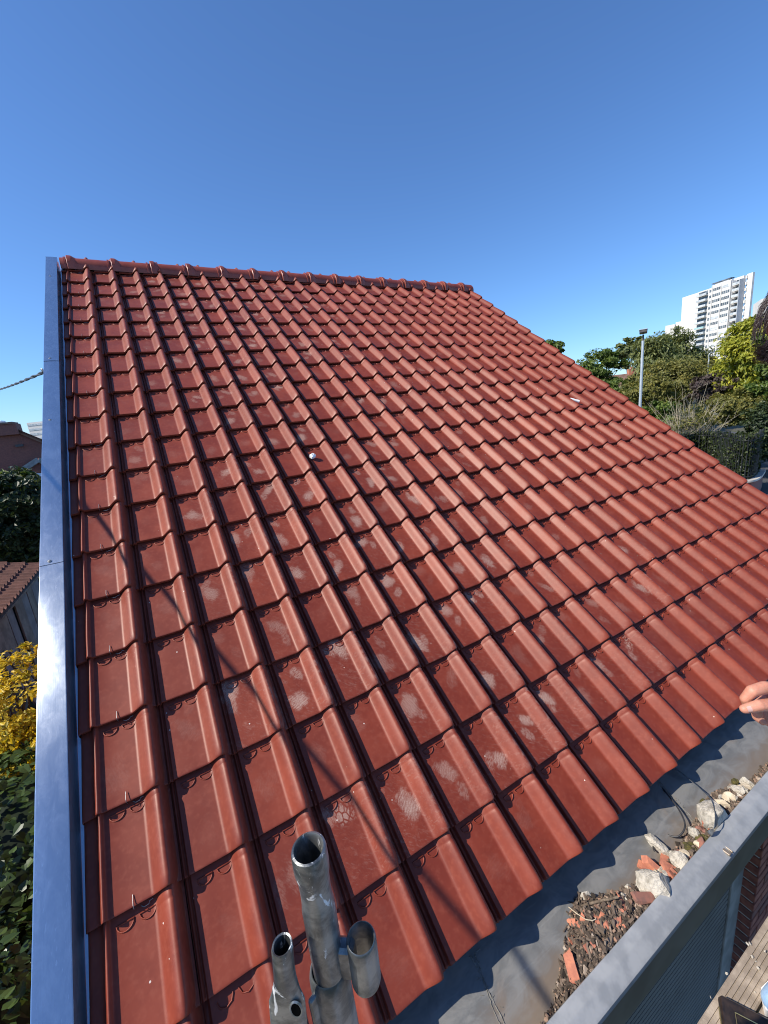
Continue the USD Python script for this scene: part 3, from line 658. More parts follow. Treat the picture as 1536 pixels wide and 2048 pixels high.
pts = [at_z(*q_, -.118) for q_ in ((1315, 1558), (1330, 1590), (1352, 1622), (1366, 1648), (1369, 1663), (1362, 1672), (1348, 1672), (1325, 1661), (1311, 1657), (1305, 1664), (1306, 1690), (1309, 1706))]
pts = [p_ + [0, 0, .006 + .022 * math.sin(i * .6)] for i, p_ in enumerate(pts)]
from scipy.interpolate import CubicSpline
def curve(P, n=40): P = np.array(P); return CubicSpline(np.arange(len(P)), P)(np.linspace(0, len(P) - 1, n))
obj('black_wire', tube(curve(pts), .0032, 7), 'cable_black', None, smooth=True, label='thin black wire coming from under the tiles and looping in the gutter', cat='wire')
def ribbon(P, wd, th, nrm):
    P = np.asarray(P); d = np.gradient(P, axis=0); d /= np.linalg.norm(d, axis=1)[:, None]; s = np.cross(d, nrm); s /= np.linalg.norm(s, axis=1)[:, None]; N = np.cross(s, d)
    V = np.vstack([P + s * wd / 2 + N * th / 2, P - s * wd / 2 + N * th / 2, P - s * wd / 2 - N * th / 2, P + s * wd / 2 - N * th / 2]); k = len(P); F = []
    for c in range(4):
        for i in range(k - 1): A, B = c * k + i, ((c + 1) % 4) * k + i; F.append([A, B, B + 1, A + 1])
    F += [[0, k, 2 * k, 3 * k], [k - 1, 4 * k - 1, 3 * k - 1, 2 * k - 1]]
    return trimesh.Trimesh(V, quads(F), process=False)
pts = [at_z(1350, 1537, -.085), at_z(1376, 1556, -.085), at_z(1404, 1580, -.075), at_z(1422, 1597, -.07), at_z(1438, 1613, -.08)]
obj('metal_strap', ribbon(curve(pts, 20), .014, .0015, np.array([.3, -.5, .8])), 'lead_strap', None, smooth=40, label='narrow flat metal strap reaching from the tile edge down into the far heap', cat='strap')
pts = [at_z(1424, 1601, -.03), at_z(1431, 1622, -.025), at_z(1432, 1645, -.03), at_z(1424, 1662, -.05), at_z(1418, 1668, -.07)]
obj('metal_strap', ribbon(curve(pts, 20), .016, .0015, np.array([.7, -.4, .5])), 'lead_strap', None, smooth=40, label='curved grey metal strip bent in front of the large cream stone', cat='strap')
# two white bits lying on the roof
def rp(u, v, n):             # point of the tile plane seen at a pixel
    d = ray(u, v); N = np.array([0, -SP, CP]); return EYE + d * ((n - EYE @ N) / (d @ N))
c = rp(625, 914, .012); N = np.array([0, -SP, CP])
m = cat_([box(c + N * .008, (.034, .03, .024), np.c_[[.9, .3, .3], np.cross(N, [.9, .3, .3]), N], bev=.004), pipe([(.006, 0), (.009, 0), (.009, .006), (.006, .006), (.006, 0)], c + N * .019, N, 12)])
obj('white_cap', m, 'white_plastic', None, smooth=30, label='small white plastic cap lying on the middle of the tiled roof', cat='cap')
c = rp(1148, 803, .012); ax = np.array([.75, -.55, -.36])
obj('plastic_tube', pipe([(.009, -.045), (.013, -.045), (.014, -.03), (.0125, 0), (.014, .03), (.013, .045), (.009, .045), (.009, -.045)], c + N * .014, ax, 14), 'white_plastic', None, smooth=30, label='short white plastic tube lying on the roof near its right edge', cat='tube')

# ------------------------------------------------------------------ scaffold: tubes and deck
sc = thing('scaffold', 'galvanised scaffold with open tube ends before the tiles and a grooved deck', 'scaffold', (.247, -.345, -.05))
sx, sy = .247, -.345
ztop = 1.134
def at_tube(du, v, D): return at_depth(du, v, D)
pr = [(.0150, -.06), (.0150, -.002), (.0165, .0015), (.0188, .0005), (.0196, -.003), (.0198, -.022), (.0192, -.030), (.0176, -.040), (.0172, -.062), (.0178, -.075), (.0190, -.085), (.0190, -.22)]
obj('spigot', pipe(pr, (sx + .003, sy - .006, ztop), (0.01, -.02, 1), 36), 'galvanised_scuffed', sc, smooth=40)
obj('standard_tube', pipe([(.0192, -.01), (.0194, -.0005), (.0203, 0), (.0220, -.003), (.0236, -.010), (.02415, -.020), (.02415, -1.0), (.0195, -1.0)], (sx, sy, .945), (0, 0, 1), 36), 'galvanised', sc, smooth=40)
cr = at_depth(722, 1876, .475)
obj('coupler_sleeve', pipe([(.0146, -.068), (.0149, -.001), (.0160, .001), (.0171, 0), (.0178, -.003), (.0178, -.064), (.0168, -.068), (.0146, -.068)], cr, (0.02, 0, 1), 32), 'galvanised', sc, smooth=40)
obj('weld', box((cr + [sx, sy, cr[2]]) / 2 * [1, 1, 1] - [0, 0, .035], (.028, .018, .05), np.c_[(cr - [sx, sy, cr[2]]) / np.linalg.norm((cr - [sx, sy, cr[2]])[:2]), np.cross([0, 0, 1], (cr - [sx, sy, cr[2]]) / np.linalg.norm((cr - [sx, sy, cr[2]])[:2])), [0, 0, 1]], bev=.004), 'galvanised', sc)
cl = at_depth(564, 1890, .435)
# brace tube, round at the top and flattened around a bolt hole below
x_, y_, t_ = np.array(RIGHT), np.cross([0, 0, 1], RIGHT), np.array([0, 0, 1.0])
x_ = x_ - t_ * x_[2]; x_ /= np.linalg.norm(x_); y_ = np.cross(t_, x_)
V, F = [], []
prof = [(.0, .0090, .0090), (.001, .0106, .0106), (-.003, .0114, .0114), (-.036, .0116, .0114), (-.052, .0125, .0100), (-.070, .0160, .0072), (-.085, .0205, .0060), (-.120, .0215, .0055), (-.150, .0205, .0070), (-.170, .0175, .0110), (-.190, .0155, .0150), (-.50, .0150, .0150)]
inner = [(-.05, .0090, .0090)] + prof
k = 28; aa = np.arange(k) * 2 * np.pi / k
for (h, ra, rb_) in inner: V.append(cl + t_ * h + x_ * (h * -.10) * -1 + ra * np.cos(aa)[:, None] * x_ + rb_ * np.sin(aa)[:, None] * y_)
for i in range(len(inner) - 1):
    for q_ in range(k): A, B = i * k + q_, i * k + (q_ + 1) % k; F.append([A, B, B + k, A + k])
brace = trimesh.Trimesh(np.vstack(V), quads(F), process=False)
obj('brace_tube', brace, 'galvanised_scuffed', sc, smooth=50)
yc = -y_ if (y_ @ FWD) > 0 else y_
pm = (cl + np.array([sx, sy, cl[2]])) / 2; pd = np.array([sx, sy, cl[2]]) - cl; pl_ = np.linalg.norm(pd); pd /= pl_
obj('gusset', box(pm + t_ * -.165, (pl_ - .03, .006, .10), np.c_[pd, np.cross(t_, pd), t_], bev=.002), 'galvanised', sc)
hc = cl + t_ * -.088 + x_ * .003 + yc * .0072
a12 = np.arange(20) * 2 * np.pi / 20
slot = lambda rx_, rz_, d_: hc + rx_ * np.cos(a12)[:, None] * x_ + rz_ * np.sin(a12)[:, None] * t_ + d_ * yc
V = np.vstack([slot(.0078, .0135, -.0006), slot(.0066, .0120, .0008), slot(.0052, .0102, .0003), slot(.0050, .0098, -.0002)])
F = [[r_ * 20 + q_, r_ * 20 + (q_ + 1) % 20, (r_ + 1) * 20 + (q_ + 1) % 20, (r_ + 1) * 20 + q_] for r_ in range(3) for q_ in range(20)]
obj('hole_rim', (V, np.array(F)), 'galvanised_scuffed', sc, smooth=50)
obj('bolt_hole', (np.vstack([hc + 0 * yc, slot(.0053, .0104, .0005)]), np.array([[0, q_ + 1, (q_ + 1) % 20 + 1] for q_ in range(20)])), 'hole_dark', sc)
# rails that carry the deck, and the grooved deck boards
obj('ledger', tube([(-1.6, -.46, -.13), (4.6, -.46, -.13)], .024, 14), 'galvanised', sc, smooth=True)
for xx_ in (-1.5, .247, 2.3, 4.5): obj('transom', tube([(xx_, -.44, -.082), (xx_, -1.25, -.082)], .02, 10), 'galvanised', sc, smooth=True)
for xx_ in (2.3, 4.5): obj('standard_tube', pipe([(.0195, -.004), (.0210, 0), (.0236, -.001), (.02415, -.004), (.02415, GZ + .14), (.0195, GZ + .14)], (xx_, -.52 if xx_ < 3 else -.345, -.14), (0, 0, 1), 24), 'galvanised', sc, smooth=40)
DZ = -.05
def deck_board(y1, wd, ng):
    prof = [(y1, DZ - .028), (y1, DZ - .003), (y1 - .003, DZ)]
    pw = (wd - .012) / ng
    for i in range(ng):
        a = y1 - .006 - i * pw
        prof += [(a - .001, DZ), (a - pw * .72, DZ), (a - pw * .78, DZ - .0028), (a - pw * .94, DZ - .0028), (a - pw, DZ)]
    prof += [(y1 - wd + .003, DZ), (y1 - wd, DZ - .003), (y1 - wd, DZ - .028), (y1, DZ - .028)]
    return extrude_x(prof, -1.6, 4.6, 50, lambda V: np.c_[np.zeros(len(V)), np.zeros(len(V)), .002 * (fbm(V * [2, 1, 1], 2, 4) - .5)])
yb = -.4145
for i, (wd, ng) in enumerate(((.068, 5), (.14, 7), (.14, 7), (.14, 7), (.14, 7), (.14, 7))):
    obj('deck_board', deck_board(yb, wd, ng), 'deck_wood', sc, smooth=25); yb -= wd + .005
# black case and crumbs on the deck
p0, p1 = at_z(1436, 1982, DZ + .03), at_z(1536, 2033, DZ + .03)
ex = (p1 - p0) / np.linalg.norm(p1 - p0); ey = np.cross([0, 0, 1], ex)
bc = thing('black_case', 'glossy black leather case with fine gold piping lying on the deck', 'case', p0 - [0, 0, .03])
R3 = np.c_[ex, ey, [0, 0, 1]]
cc = p0 + ex * .09 - ey * .13; cc[2] = DZ + .016
obj('body', box(cc, (.18, .26, .030), R3, bev=.009), 'black_leather', bc, smooth=50)
def rect_trim(w_, h_, c_):
    q_ = [c_ + ex * a * w_ / 2 + ey * b * h_ / 2 for a, b in ((-1, -1), (1, -1), (1, 1), (-1, 1), (-1, -1))]
    return cat_([tube([q_[i], q_[i + 1]], .0011, 5) for i in range(4)])
obj('gold_piping', rect_trim(.118, .20, cc + np.array([0, 0, .0155])), 'gold_trim', bc)
obj('panel', box(cc + np.array([0, 0, .0153]), (.112, .194, .002), R3), 'black_leather', bc)
obj('zip', tube([cc - ex * .0905 + ey * .10 + [0, 0, .004], cc - ex * .0905 - ey * .12 + [0, 0, .004]], .002, 6), 'gold_trim', bc)
CR = 'pale crumbs of mortar on the scaffold deck'
for i, (u, v) in enumerate(((1453, 1949), (1422, 1997), (1516, 1938), (1512, 1924), (1495, 1889), (1500, 1890), (1509, 1985), (1505, 1915), (1530, 1905))):
    r = np.random.default_rng(300 + i); s = r.uniform(.004, .009); c = at_z(u, v, DZ)
    m = rock(c, (s * 1.4, s, s * .7), 300 + i, n=14); m.apply_translation([0, 0, DZ - m.bounds[0][2] - .0005])
    obj('mortar_crumb', m, 'stone_pale', None, smooth=30, label='pale crumb of mortar lying on the wooden deck', cat='crumb', group=CR)

# ------------------------------------------------------------------ the person beside the camera (only hair and one hand are in view)
import manifold3d as mf
def limb(chain, n=20):
    """Hulls of spheres along a list of (point, radius)."""
    out = None
    sp_ = [mf.Manifold.sphere(r, n).translate([float(x) for x in p]) for p, r in chain]
    for a, b in zip(sp_[:-1], sp_[1:]):
        h = mf.Manifold.batch_hull([a, b]); out = h if out is None else out + h
    return out
def smooth_body(man, edge, it=12):
    man = man.refine_to_length(edge); t = man.to_mesh(); m = trimesh.Trimesh(t.vert_properties[:, :3], t.tri_verts, process=True)
    trimesh.smoothing.filter_taubin(m, lamb=.5, nu=.52, iterations=it); return m
HD = .90                                                     # depth of the hand in front of the lens
def hp(u, v, d=0.0): return at_depth(u, v, HD + d)
P0 = np.array([1.50, -.62, -.05])                            # where the person stands on the deck
person = thing('person', 'person with long brown hair at the picture edge, reaching one hand over the gutter', 'person', P0)
head = at_depth(1644, 636, .98)
wrist = hp(1604, 1408, .02)
body = None
neck = head + [.02, -.06, -.15]; chest = np.array([head[0] + .06, head[1] - .16, head[2] - .36]); hip = np.array([1.62, -.62, .86]); 
sh_l, sh_r = chest + [.20, .10, .06], chest + [.02, -.19, .06]
for ch in ([(neck + [0, 0, .06], .055), (neck, .058), (chest + [0, 0, .10], .085)],
           [(chest, .125), ((chest + hip) / 2, .125), (hip + [0, 0, .05], .14)],
           [(sh_l, .062), (chest, .12), (sh_r, .062)],
           [(sh_l, .060), (sh_l * .5 + (wrist + [.32, .06, .02]) * .5, .050), (wrist + [.24, .05, .04], .042), (wrist + [.03, .01, .005], .028), (wrist, .026)],
           [(sh_r, .060), (sh_r + [.10, -.05, -.28], .046), (sh_r + [.22, .10, -.45], .036), (sh_r + [.28, .18, -.50], .028)],
           [(hip + [-.03, .09, 0], .10), (np.array([1.56, -.50, .44]), .066), (np.array([1.50, -.53, .06]), .045)],
           [(hip + [.03, -.09, 0], .10), (np.array([1.70, -.72, .44]), .066), (np.array([1.66, -.74, .06]), .045)],
           [(head + [0, 0, .03], .092), (head + [.02, .03, -.05], .068)]):
    m_ = limb(ch); body = m_ if body is None else body + m_
body_mesh = smooth_body(body, .025, 14)
# the hand: palm, thumb pointing left, index folded above it, three fingers curled below
palm = limb([(hp(1600, 1392, .01), .026), (hp(1572, 1392, .015), .025), (hp(1556, 1384, .02), .021)]) + limb([(hp(1600, 1418, .03), .024), (hp(1572, 1424, .04), .020)]) \
    + limb([(hp(1604, 1408, .02), .026), (hp(1572, 1400, .02), .024)])
index = limb([(hp(1566, 1380, .01), .0150), (hp(1530, 1375, .0), .0135), (hp(1505, 1382, -.003), .0122), (hp(1490, 1398, .004), .0098), (hp(1494, 1411, .010), .0080)])
thumb = limb([(hp(1578, 1404, -.012), .0160), (hp(1545, 1409, -.020), .0128), (hp(1519, 1411, -.022), .0118), (hp(1502, 1415, -.020), .0106), (hp(1489, 1418, -.018), .0092)])
middle = limb([(hp(1566, 1398, .03), .0140), (hp(1534, 1400, .03), .0125), (hp(1512, 1414, .035), .0115), (hp(1514, 1434, .036), .0092), (hp(1525, 1443, .032), .0080)])
ring = limb([(hp(1568, 1412, .045), .0135), (hp(1545, 1414, .05), .012), (hp(1526, 1424, .055), .0105), (hp(1532, 1442, .05), .0088), (hp(1543, 1450, .045), .0076)])
little = limb([(hp(1574, 1424, .06), .0120), (hp(1556, 1428, .065), .0102), (hp(1545, 1436, .07), .009), (hp(1552, 1450, .06), .0075), (hp(1560, 1455, .055), .0066)])
hand_mesh = smooth_body(palm + index + thumb + middle + ring + little, .0032, 7)
v = np.array(hand_mesh.vertices); q2, z2 = px(v)                       # creases over the thumb joint and knuckles
axis = (hp(1489, 1418, -.018) - hp(1545, 1409, -.020)); L_ = np.linalg.norm(axis); axis /= L_
tpos = (v - hp(1545, 1409, -.020)) @ axis; on = (np.linalg.norm(v - hp(1545, 1409, -.020) - tpos[:, None] * axis, axis=1) < .0165) & (tpos > 0) & (tpos < .045)
for c0 in (.0225, .0255, .0290):
    v[on] -= hand_mesh.vertex_normals[on] * (.0007 * np.exp(-((tpos[on] - c0) / .0006) ** 2))[:, None]
hand_mesh.vertices = v
obj('body', cat_([body_mesh, hand_mesh]), 'skin', person, smooth=True)
nl = hp(1495, 1415, -.0295); nx_ = -axis * 1.0; nn_ = -FWD + UPZ * .15 if False else -FWD + np.array([-.12, 0, .42]); nn_ = nn_ - axis * (nn_ @ axis); nn_ /= np.linalg.norm(nn_)
tc = hp(1494, 1416.5, -.019)
t_, w_ = np.meshgrid(np.linspace(-.0072, .0066, 9), np.linspace(-1, 1, 9), indexing='ij')
nv_ = np.cross(axis, nn_); half = .0060 * np.sqrt(np.clip(1 - ((t_ - .0) / .0105) ** 2, .15, 1))
rad_ = .0101 + .0003
ang = w_ * half / rad_
V = tc + t_[..., None] * axis + rad_ * (np.cos(ang)[..., None] * nn_ + np.sin(ang)[..., None] * nv_)
I = np.arange(81).reshape(9, 9); F = np.stack([I[:-1, :-1].ravel(), I[1:, :-1].ravel(), I[1:, 1:].ravel(), I[:-1, 1:].ravel()], 1)
obj('thumbnail', (V.reshape(-1, 3), F), 'nail', person, smooth=True)
sh = smooth_body(limb([(chest + [0, 0, .08], .10), (chest, .137), ((chest + hip) / 2, .137), (hip + [0, 0, .02], .152)]) + limb([(sh_l, .074), (chest, .13), (sh_r, .074)])
     + limb([(sh_l, .074), (sh_l * .5 + (wrist + [.32, .06, .02]) * .5, .062), (wrist + [.20, .06, .05], .050)]) + limb([(sh_r, .074), (sh_r + [.10, -.05, -.28], .058), (sh_r + [.20, .07, -.42], .046)]), .03, 10)
obj('shirt', sh, 'shirt_cloth', person, smooth=True)
tr = smooth_body(limb([(hip + [-.03, .09, .02], .115), (np.array([1.56, -.50, .44]), .082), (np.array([1.50, -.53, .05]), .066)]) + limb([(hip + [.03, -.09, .02], .115), (np.array([1.70, -.72, .44]), .082), (np.array([1.66, -.74, .05]), .066)]) + limb([(hip + [-.03, .06, .06], .13), (hip + [.03, -.06, .06], .13)]), .03, 10)
obj('trousers', tr, 'trouser_cloth', person, smooth=True)
for (toe, heel) in ((at_z(1552, 2006, DZ + .03), np.array([1.50, -.56, DZ + .045])), (np.array([1.56, -.70, DZ + .03]), np.array([1.68, -.74, DZ + .045]))):
    d_ = heel - toe; d_[2] = 0; s_ = np.array([-d_[1], d_[0], 0]) / np.linalg.norm(d_)
    up = limb([(toe, .030), (toe + d_ * .35 + [0, 0, .012], .040), (heel + [0, 0, .03], .042)]) 
    obj('shoe', smooth_body(up, .012, 6), 'shoe_blue', person, smooth=True)
    ol = [toe - d_ / np.linalg.norm(d_) * .034, toe + s_ * .034, toe + d_ * .4 + s_ * .046, heel + s_ * .044, heel + d_ / np.linalg.norm(d_) * .046, heel - s_ * .044, toe + d_ * .4 - s_ * .046, toe - s_ * .034]
    pts = np.array([[p[0], p[1], z] for p in ol for z in (DZ + .001, DZ + .024)])
    obj('shoe_sole', trimesh.convex.convex_hull(pts), 'shoe_sole', person, smooth=30)
# head of hair: a cap of wavy locks falling and blowing to the left
hb = trimesh.creation.icosphere(4, 1.0); v = np.array(hb.vertices)
v = v * [.106, .116, .118] * (1 + .03 * (fbm(v * [2, 2, 4], 3, 4)[:, None] - .5)); hb.vertices = v + head + [0, -.012, .025]
obj('hair', hb, 'hair', person, smooth=True)
rh = np.random.default_rng(77); tips = []
pts_all, cnt, wid = [], [], []
for i in range(2600):
    a, b = rh.uniform(0, 2 * math.pi), rh.uniform(-.1, 1)
    d_ = np.array([math.cos(a) * math.sqrt(1 - b * b), math.sin(a) * math.sqrt(1 - b * b), b])
    root_ = head + [0, -.012, .025] + d_ * [.110, .120, .126]
    left = -RIGHT * rh.uniform(.0, .012)
    P = []
    n_ = 7; ln = rh.uniform(.02, .065)
    for t in np.linspace(0, 1, n_):
        p_ = root_ + d_ * .012 * math.sin(t * 2.2) + np.array([0, 0, -ln * t ** 1.2]) * (.55 + .45 * (1 - max(b, 0))) + left * t ** 2 + rh.normal(0, .0012, 3) * t
        q_ = (p_ - head) / [.114, .124, .130]; r_ = np.linalg.norm(q_)
        if r_ < 1: p_ = head + q_ / r_ * [.114, .124, .130]
        P.append(p_)
    pts_all += P; cnt.append(n_); wid += list(np.linspace(.0012, .0004, n_))
# wind-blown strands towards the left
for i in range(420):
    t0 = rh.random(); root_ = at_depth(1545 + rh.uniform(0, 70), 640 + 85 * t0 + rh.uniform(-8, 8), .93 + rh.uniform(-.03, .05))
    end_ = at_depth(1498 + 30 * rh.random() + 30 * abs(t0 - .75), 690 + 36 * rh.random(), .92 + rh.uniform(-.02, .02))
    mid_ = (root_ + end_) / 2 + np.array([0, 0, rh.uniform(-.025, .012)])
    for t in np.linspace(0, 1, 7): pts_all.append(root_ * (1 - t) ** 2 + 2 * mid_ * t * (1 - t) + end_ * t * t)
    cnt.append(7); wid += list(np.linspace(.0016, .0004, 7))
hc_ = UsdGeom.BasisCurves.Define(stage, person + '/hair_strands'); off_ = np.array(pts_all) - ORI[person]
hc_.CreatePointsAttr(Vt.Vec3fArray.FromNumpy(off_.astype(np.float32))); hc_.CreateCurveVertexCountsAttr(Vt.IntArray(cnt)); hc_.CreateWidthsAttr(Vt.FloatArray(wid)); hc_.SetWidthsInterpolation('vertex')
hc_.CreateTypeAttr('linear'); UsdShade.MaterialBindingAPI.Apply(hc_.GetPrim()).Bind(LOOK['hair'])
ey_ = [head + [.085, .035, -.005], head + [.065, .085, -.005]]
for e_ in ey_: obj('eye', trimesh.creation.icosphere(2, .012).apply_translation(e_), 'white_plastic', person, smooth=True)
obj('nose', smooth_body(limb([(head + [.078, .065, .0], .009), (head + [.098, .085, -.035], .013)]), .006, 4), 'skin', person, smooth=True)
obj('mouth', box(head + [.074, .078, -.075], (.03, .03, .012), bev=.005), 'nail', person)

# ------------------------------------------------------------------ cables
def roof_pt(u, v):
    return rp(u, v, .012)
A_, B_ = roof_pt(155, 985), roof_pt(960, 1890)
ca, cb = A_ + SUN * 1.25, B_ + SUN * 2.7
dirc = (cb - ca); ca2, cb2 = ca - dirc * 1.4, cb + dirc * .5
pts = np.array([ca2 + (cb2 - ca2) * t + np.array([0, 0, .25 * (t - .5) ** 2 - .02]) for t in np.linspace(0, 1, 40)])
obj('overhead_cable', tube(pts, .0085, 8), 'cable_black', None, smooth=True, label='black service cable overhead whose thin shadow crosses the tiles', cat='cable')
ga, gb = at_x(88, 744, -.36), at_dist(-60, 786, 15.0)
tw = []
for ph in (0, math.pi):
    P = []
    for t in np.linspace(0, 1, 260):
        c = ga + (gb - ga) * t + np.array([0, 0, -.25 * t * (1 - t)]); s = t * np.linalg.norm(gb - ga) * 2 * math.pi / .75 + ph
        x1, y1, _ = frame(gb - ga); P.append(c + .0050 * (math.cos(s) * x1 + math.sin(s) * y1))
    tw.append(tube(np.array(P), .0060, 6))
wc = thing('twisted_cable', 'twisted black power cable running off to the left of the zinc strip', 'cable', ga)
for t_m in tw: obj('strand', t_m, 'cable_black', wc, smooth=True)
obj('wall_hook', tube([ga + [.05, 0, 0], ga + [.0, 0, .0], ga + [-.01, .01, .02]], .008, 8), 'steel_wire', wc, smooth=True)

# ------------------------------------------------------------------ trees and shrubs
def leaves(C, size, rng, up=.35, lance=1.7, droop=None, nrm=None, fold=True):
    """Leaf-sized faces: a folded rhombus of four triangles' worth per point."""
    n = len(C); s = size * rng.uniform(.6, 1.35, n)[:, None]
    N = rng.normal(size=(n, 3)); N[:, 2] = N[:, 2] * .7 + up * 2
    if nrm is not None: N = N * .7 + nrm * 1.1
    N /= np.linalg.norm(N, axis=1)[:, None]
    T = rng.normal(size=(n, 3))
    if droop is not None: T = T * (1 - droop) + np.array([0, 0, -1.6]) * droop
    T -= N * (T * N).sum(1)[:, None]; T /= np.linalg.norm(T, axis=1)[:, None] + 1e-9
    B = np.cross(N, T)
    a, b = T * s * lance * .5, B * s * .5
    f_ = N * s * .16
    V = np.stack([C - a, C + b * .9 + f_ - a * .1, C + a, C - b * .9 + f_ - a * .1], 1).reshape(-1, 3)
    i = np.arange(n) * 4
    F = np.vstack([np.c_[i, i + 1, i + 2], np.c_[i, i + 2, i + 3]])
    m = trimesh.Trimesh(V, F, process=False); m.metadata['rnd'] = np.repeat(rng.random(n), 4); return m
def crown_points(blobs, n, rng, clumps=70, spread=.16, shell=.55):
    """Leaf positions gathered in clumps near the surface of a union of ellipsoids."""
    blobs = np.asarray(blobs, float); vol = blobs[:, 3:].prod(1) ** .8; pick = rng.choice(len(blobs), clumps, p=vol / vol.sum())
    d = rng.normal(size=(clumps, 3)); d /= np.linalg.norm(d, axis=1)[:, None]; r = shell + (1 - shell) * rng.random(clumps) ** .6
    cc_ = blobs[pick, :3] + d * blobs[pick, 3:] * r[:, None]
    k = rng.choice(clumps, n, p=(lambda w: w / w.sum())(rng.uniform(.4, 1.6, clumps)))
    sc_ = blobs[pick, 3:].mean(1) * spread * rng.uniform(.6, 1.5, clumps)
    off = rng.normal(size=(n, 3)); off /= np.linalg.norm(off, axis=1)[:, None]; off *= (rng.random(n) ** .5)[:, None] * 1.5
    off[:, 2] *= .65
    return cc_[k] + off * sc_[k][:, None], cc_
def tree(name, label, cat, c, rx, rz, mat, seed, n=5000, leaf=.2, clumps=80, trunk=True, group=None, droop=None, blobs=None, spread=.17, lance=1.7, shell=.5, bark='bark', up=.35, base=None):
    rng = np.random.default_rng(seed); c = np.asarray(c, float)
    if blobs is None:
        blobs = [[0, 0, 0, rx * .8, rx * .8, rz * .85]]
        for i in range(6):
            a = i * 1.05 + rng.random(); q = rng.uniform(.35, .62)
            blobs.append([math.cos(a) * rx * q, math.sin(a) * rx * q, rz * rng.uniform(-.45, .5), rx * rng.uniform(.36, .52), rx * rng.uniform(.36, .52), rz * rng.uniform(.32, .5)])
    b = np.array(blobs, float); b[:, :3] += c
    g0 = np.array([c[0], c[1], GZ if base is None else base])
    t = thing(name, label, cat, g0, group=group)
    pts, cl_ = crown_points(b, n, rng, clumps, spread, shell)
    pts = pts[pts[:, 2] > g0[2] + .02]
    nrm = pts - c; nrm /= np.linalg.norm(nrm, axis=1)[:, None] + 1e-9
    obj('crown', leaves(pts, leaf, rng, up, lance, droop, nrm * .8), mat, t)
    if trunk:
        h = c[2] - g0[2]; r0 = max(.05, rx * .07); lims = []
        P = [g0 + [0, 0, 0], g0 + [rng.normal(0, .04) * h, rng.normal(0, .04) * h, h * .45], c + [rng.normal(0, .03) * rx, 0, rz * .35]]
        lims.append(tube(curve(P, 12), np.linspace(r0, r0 * .25, 12), 8))
        for i in rng.choice(len(cl_), min(16, len(cl_)), replace=False):
            t0 = rng.uniform(.35, .8); s0 = P[0] * (1 - t0) + P[2] * t0; mid = (s0 + cl_[i]) / 2 + [0, 0, -.08 * rz]
            lims.append(tube(curve([s0, mid, cl_[i]], 7), np.linspace(r0 * .38, r0 * .08, 7), 5))
        obj('trunk', cat_(lims), bark, t, smooth=True)
    return t
def at_px(u, v, D): return at_dist(u, v, D)
def tsize(u, v, D): return mpp(u, v, D) * 1.25
# right side, far to near
tree('tree', 'dark tree top peeping over the right roof edge, nearest the ridge', 'tree', at_px(1096, 702, 42), 1.5, 1.3, 'leaf_green', 1, 3000, .17, 50)
tree('tree', 'round bright green tree beside the roof edge, left of the tall lamp post', 'tree', at_px(1196, 738, 45), 2.2, 2.0, 'leaf_green', 2, 14000, .14, 90, spread=.22)
tree('tree', 'green bush-like tree below the round tree, hugging the roof edge', 'tree', at_px(1232, 792, 36), 2.0, 1.6, 'leaf_green', 3, 11000, .11, 110)
tree('tree', 'small dark tree behind the brick chimney, left of the tall lamp post', 'tree', at_px(1262, 712, 62), 2.0, 2.4, 'leaf_willow', 4, 3500, .26, 50)
WL = [[0, 0, 0, 1.3, 1.3, 3.0], [.9, .2, -.6, 1.0, 1.0, 2.4], [-.9, .3, -.8, 1.0, 1.0, 2.2], [0, .8, .6, .8, .8, 2.4]]
tree('weeping_tree', 'tall weeping tree with hanging grey green sprays right behind the tall lamp post', 'tree', at_px(1312, 746, 40), 2.2, 3.4, 'leaf_willow', 5, 18000, .11, 170, droop=.75, lance=3.2, blobs=WL, spread=.26)
tree('weeping_tree', 'tall weeping tree with pointed tips standing before the white tower', 'tree', at_px(1352, 742, 43), 2.0, 3.4, 'leaf_willow', 6, 20000, .11, 170, droop=.75, lance=3.2, blobs=np.array(WL) * [1, 1, 1, 1.15, 1.15, 1.12], spread=.26)
tree('weeping_tree', 'dark narrow weeping tree between the white tower base and the second lamp post', 'tree', at_px(1398, 756, 44), 1.5, 2.6, 'leaf_willow', 7, 14000, .11, 130, droop=.7, lance=3.0, blobs=np.array(WL) * [.7, .7, .8, .85, .85, .95], spread=.26)
tree('tree', 'large yellow green tree at the right edge, in front of the tower', 'tree', at_px(1528, 722, 27), 2.1, 2.45, 'leaf_lime', 8, 36000, .092, 260, droop=.45, lance=2.2, spread=.2)
tree('tree', 'darker tree behind the yellow green tree at the far right edge', 'tree', at_px(1580, 745, 25), 1.5, 2.0, 'leaf_green', 9, 14000, .10, 120)
tree('bush', 'wide olive and brown tinted bush between the two lamp posts', 'bush', at_px(1352, 772, 31), 2.9, 1.9, 'leaf_olive', 10, 30000, .082, 300, spread=.15)
tree('bush', 'olive green bush at the foot of the tall lamp post', 'bush', at_px(1296, 808, 28), 1.7, 1.6, 'leaf_olive', 11, 15000, .078, 160)
tree('bush', 'dark purple leaved shrub under the yellow green tree', 'bush', at_px(1424, 778, 27), 1.3, .95, 'leaf_purple', 12, 11000, .075, 120, trunk=False)
tree('bush', 'green shrub with brownish tips left of the bare twiggy shrub', 'bush', at_px(1332, 852, 24), 1.3, 1.4, 'leaf_green', 13, 8000, .09, 100)
tree('bush', 'dark dull green shrub right of the bare twiggy shrub, above the railing', 'bush', at_px(1466, 818, 24.5), 1.35, 1.0, 'leaf_olive', 14, 15000, .066, 170, trunk=False)
tree('bush', 'dark shady shrub at the right end of the railing', 'bush', at_px(1526, 868, 23), 1.05, 1.45, 'leaf_dark', 15, 14000, .075, 140, trunk=False)
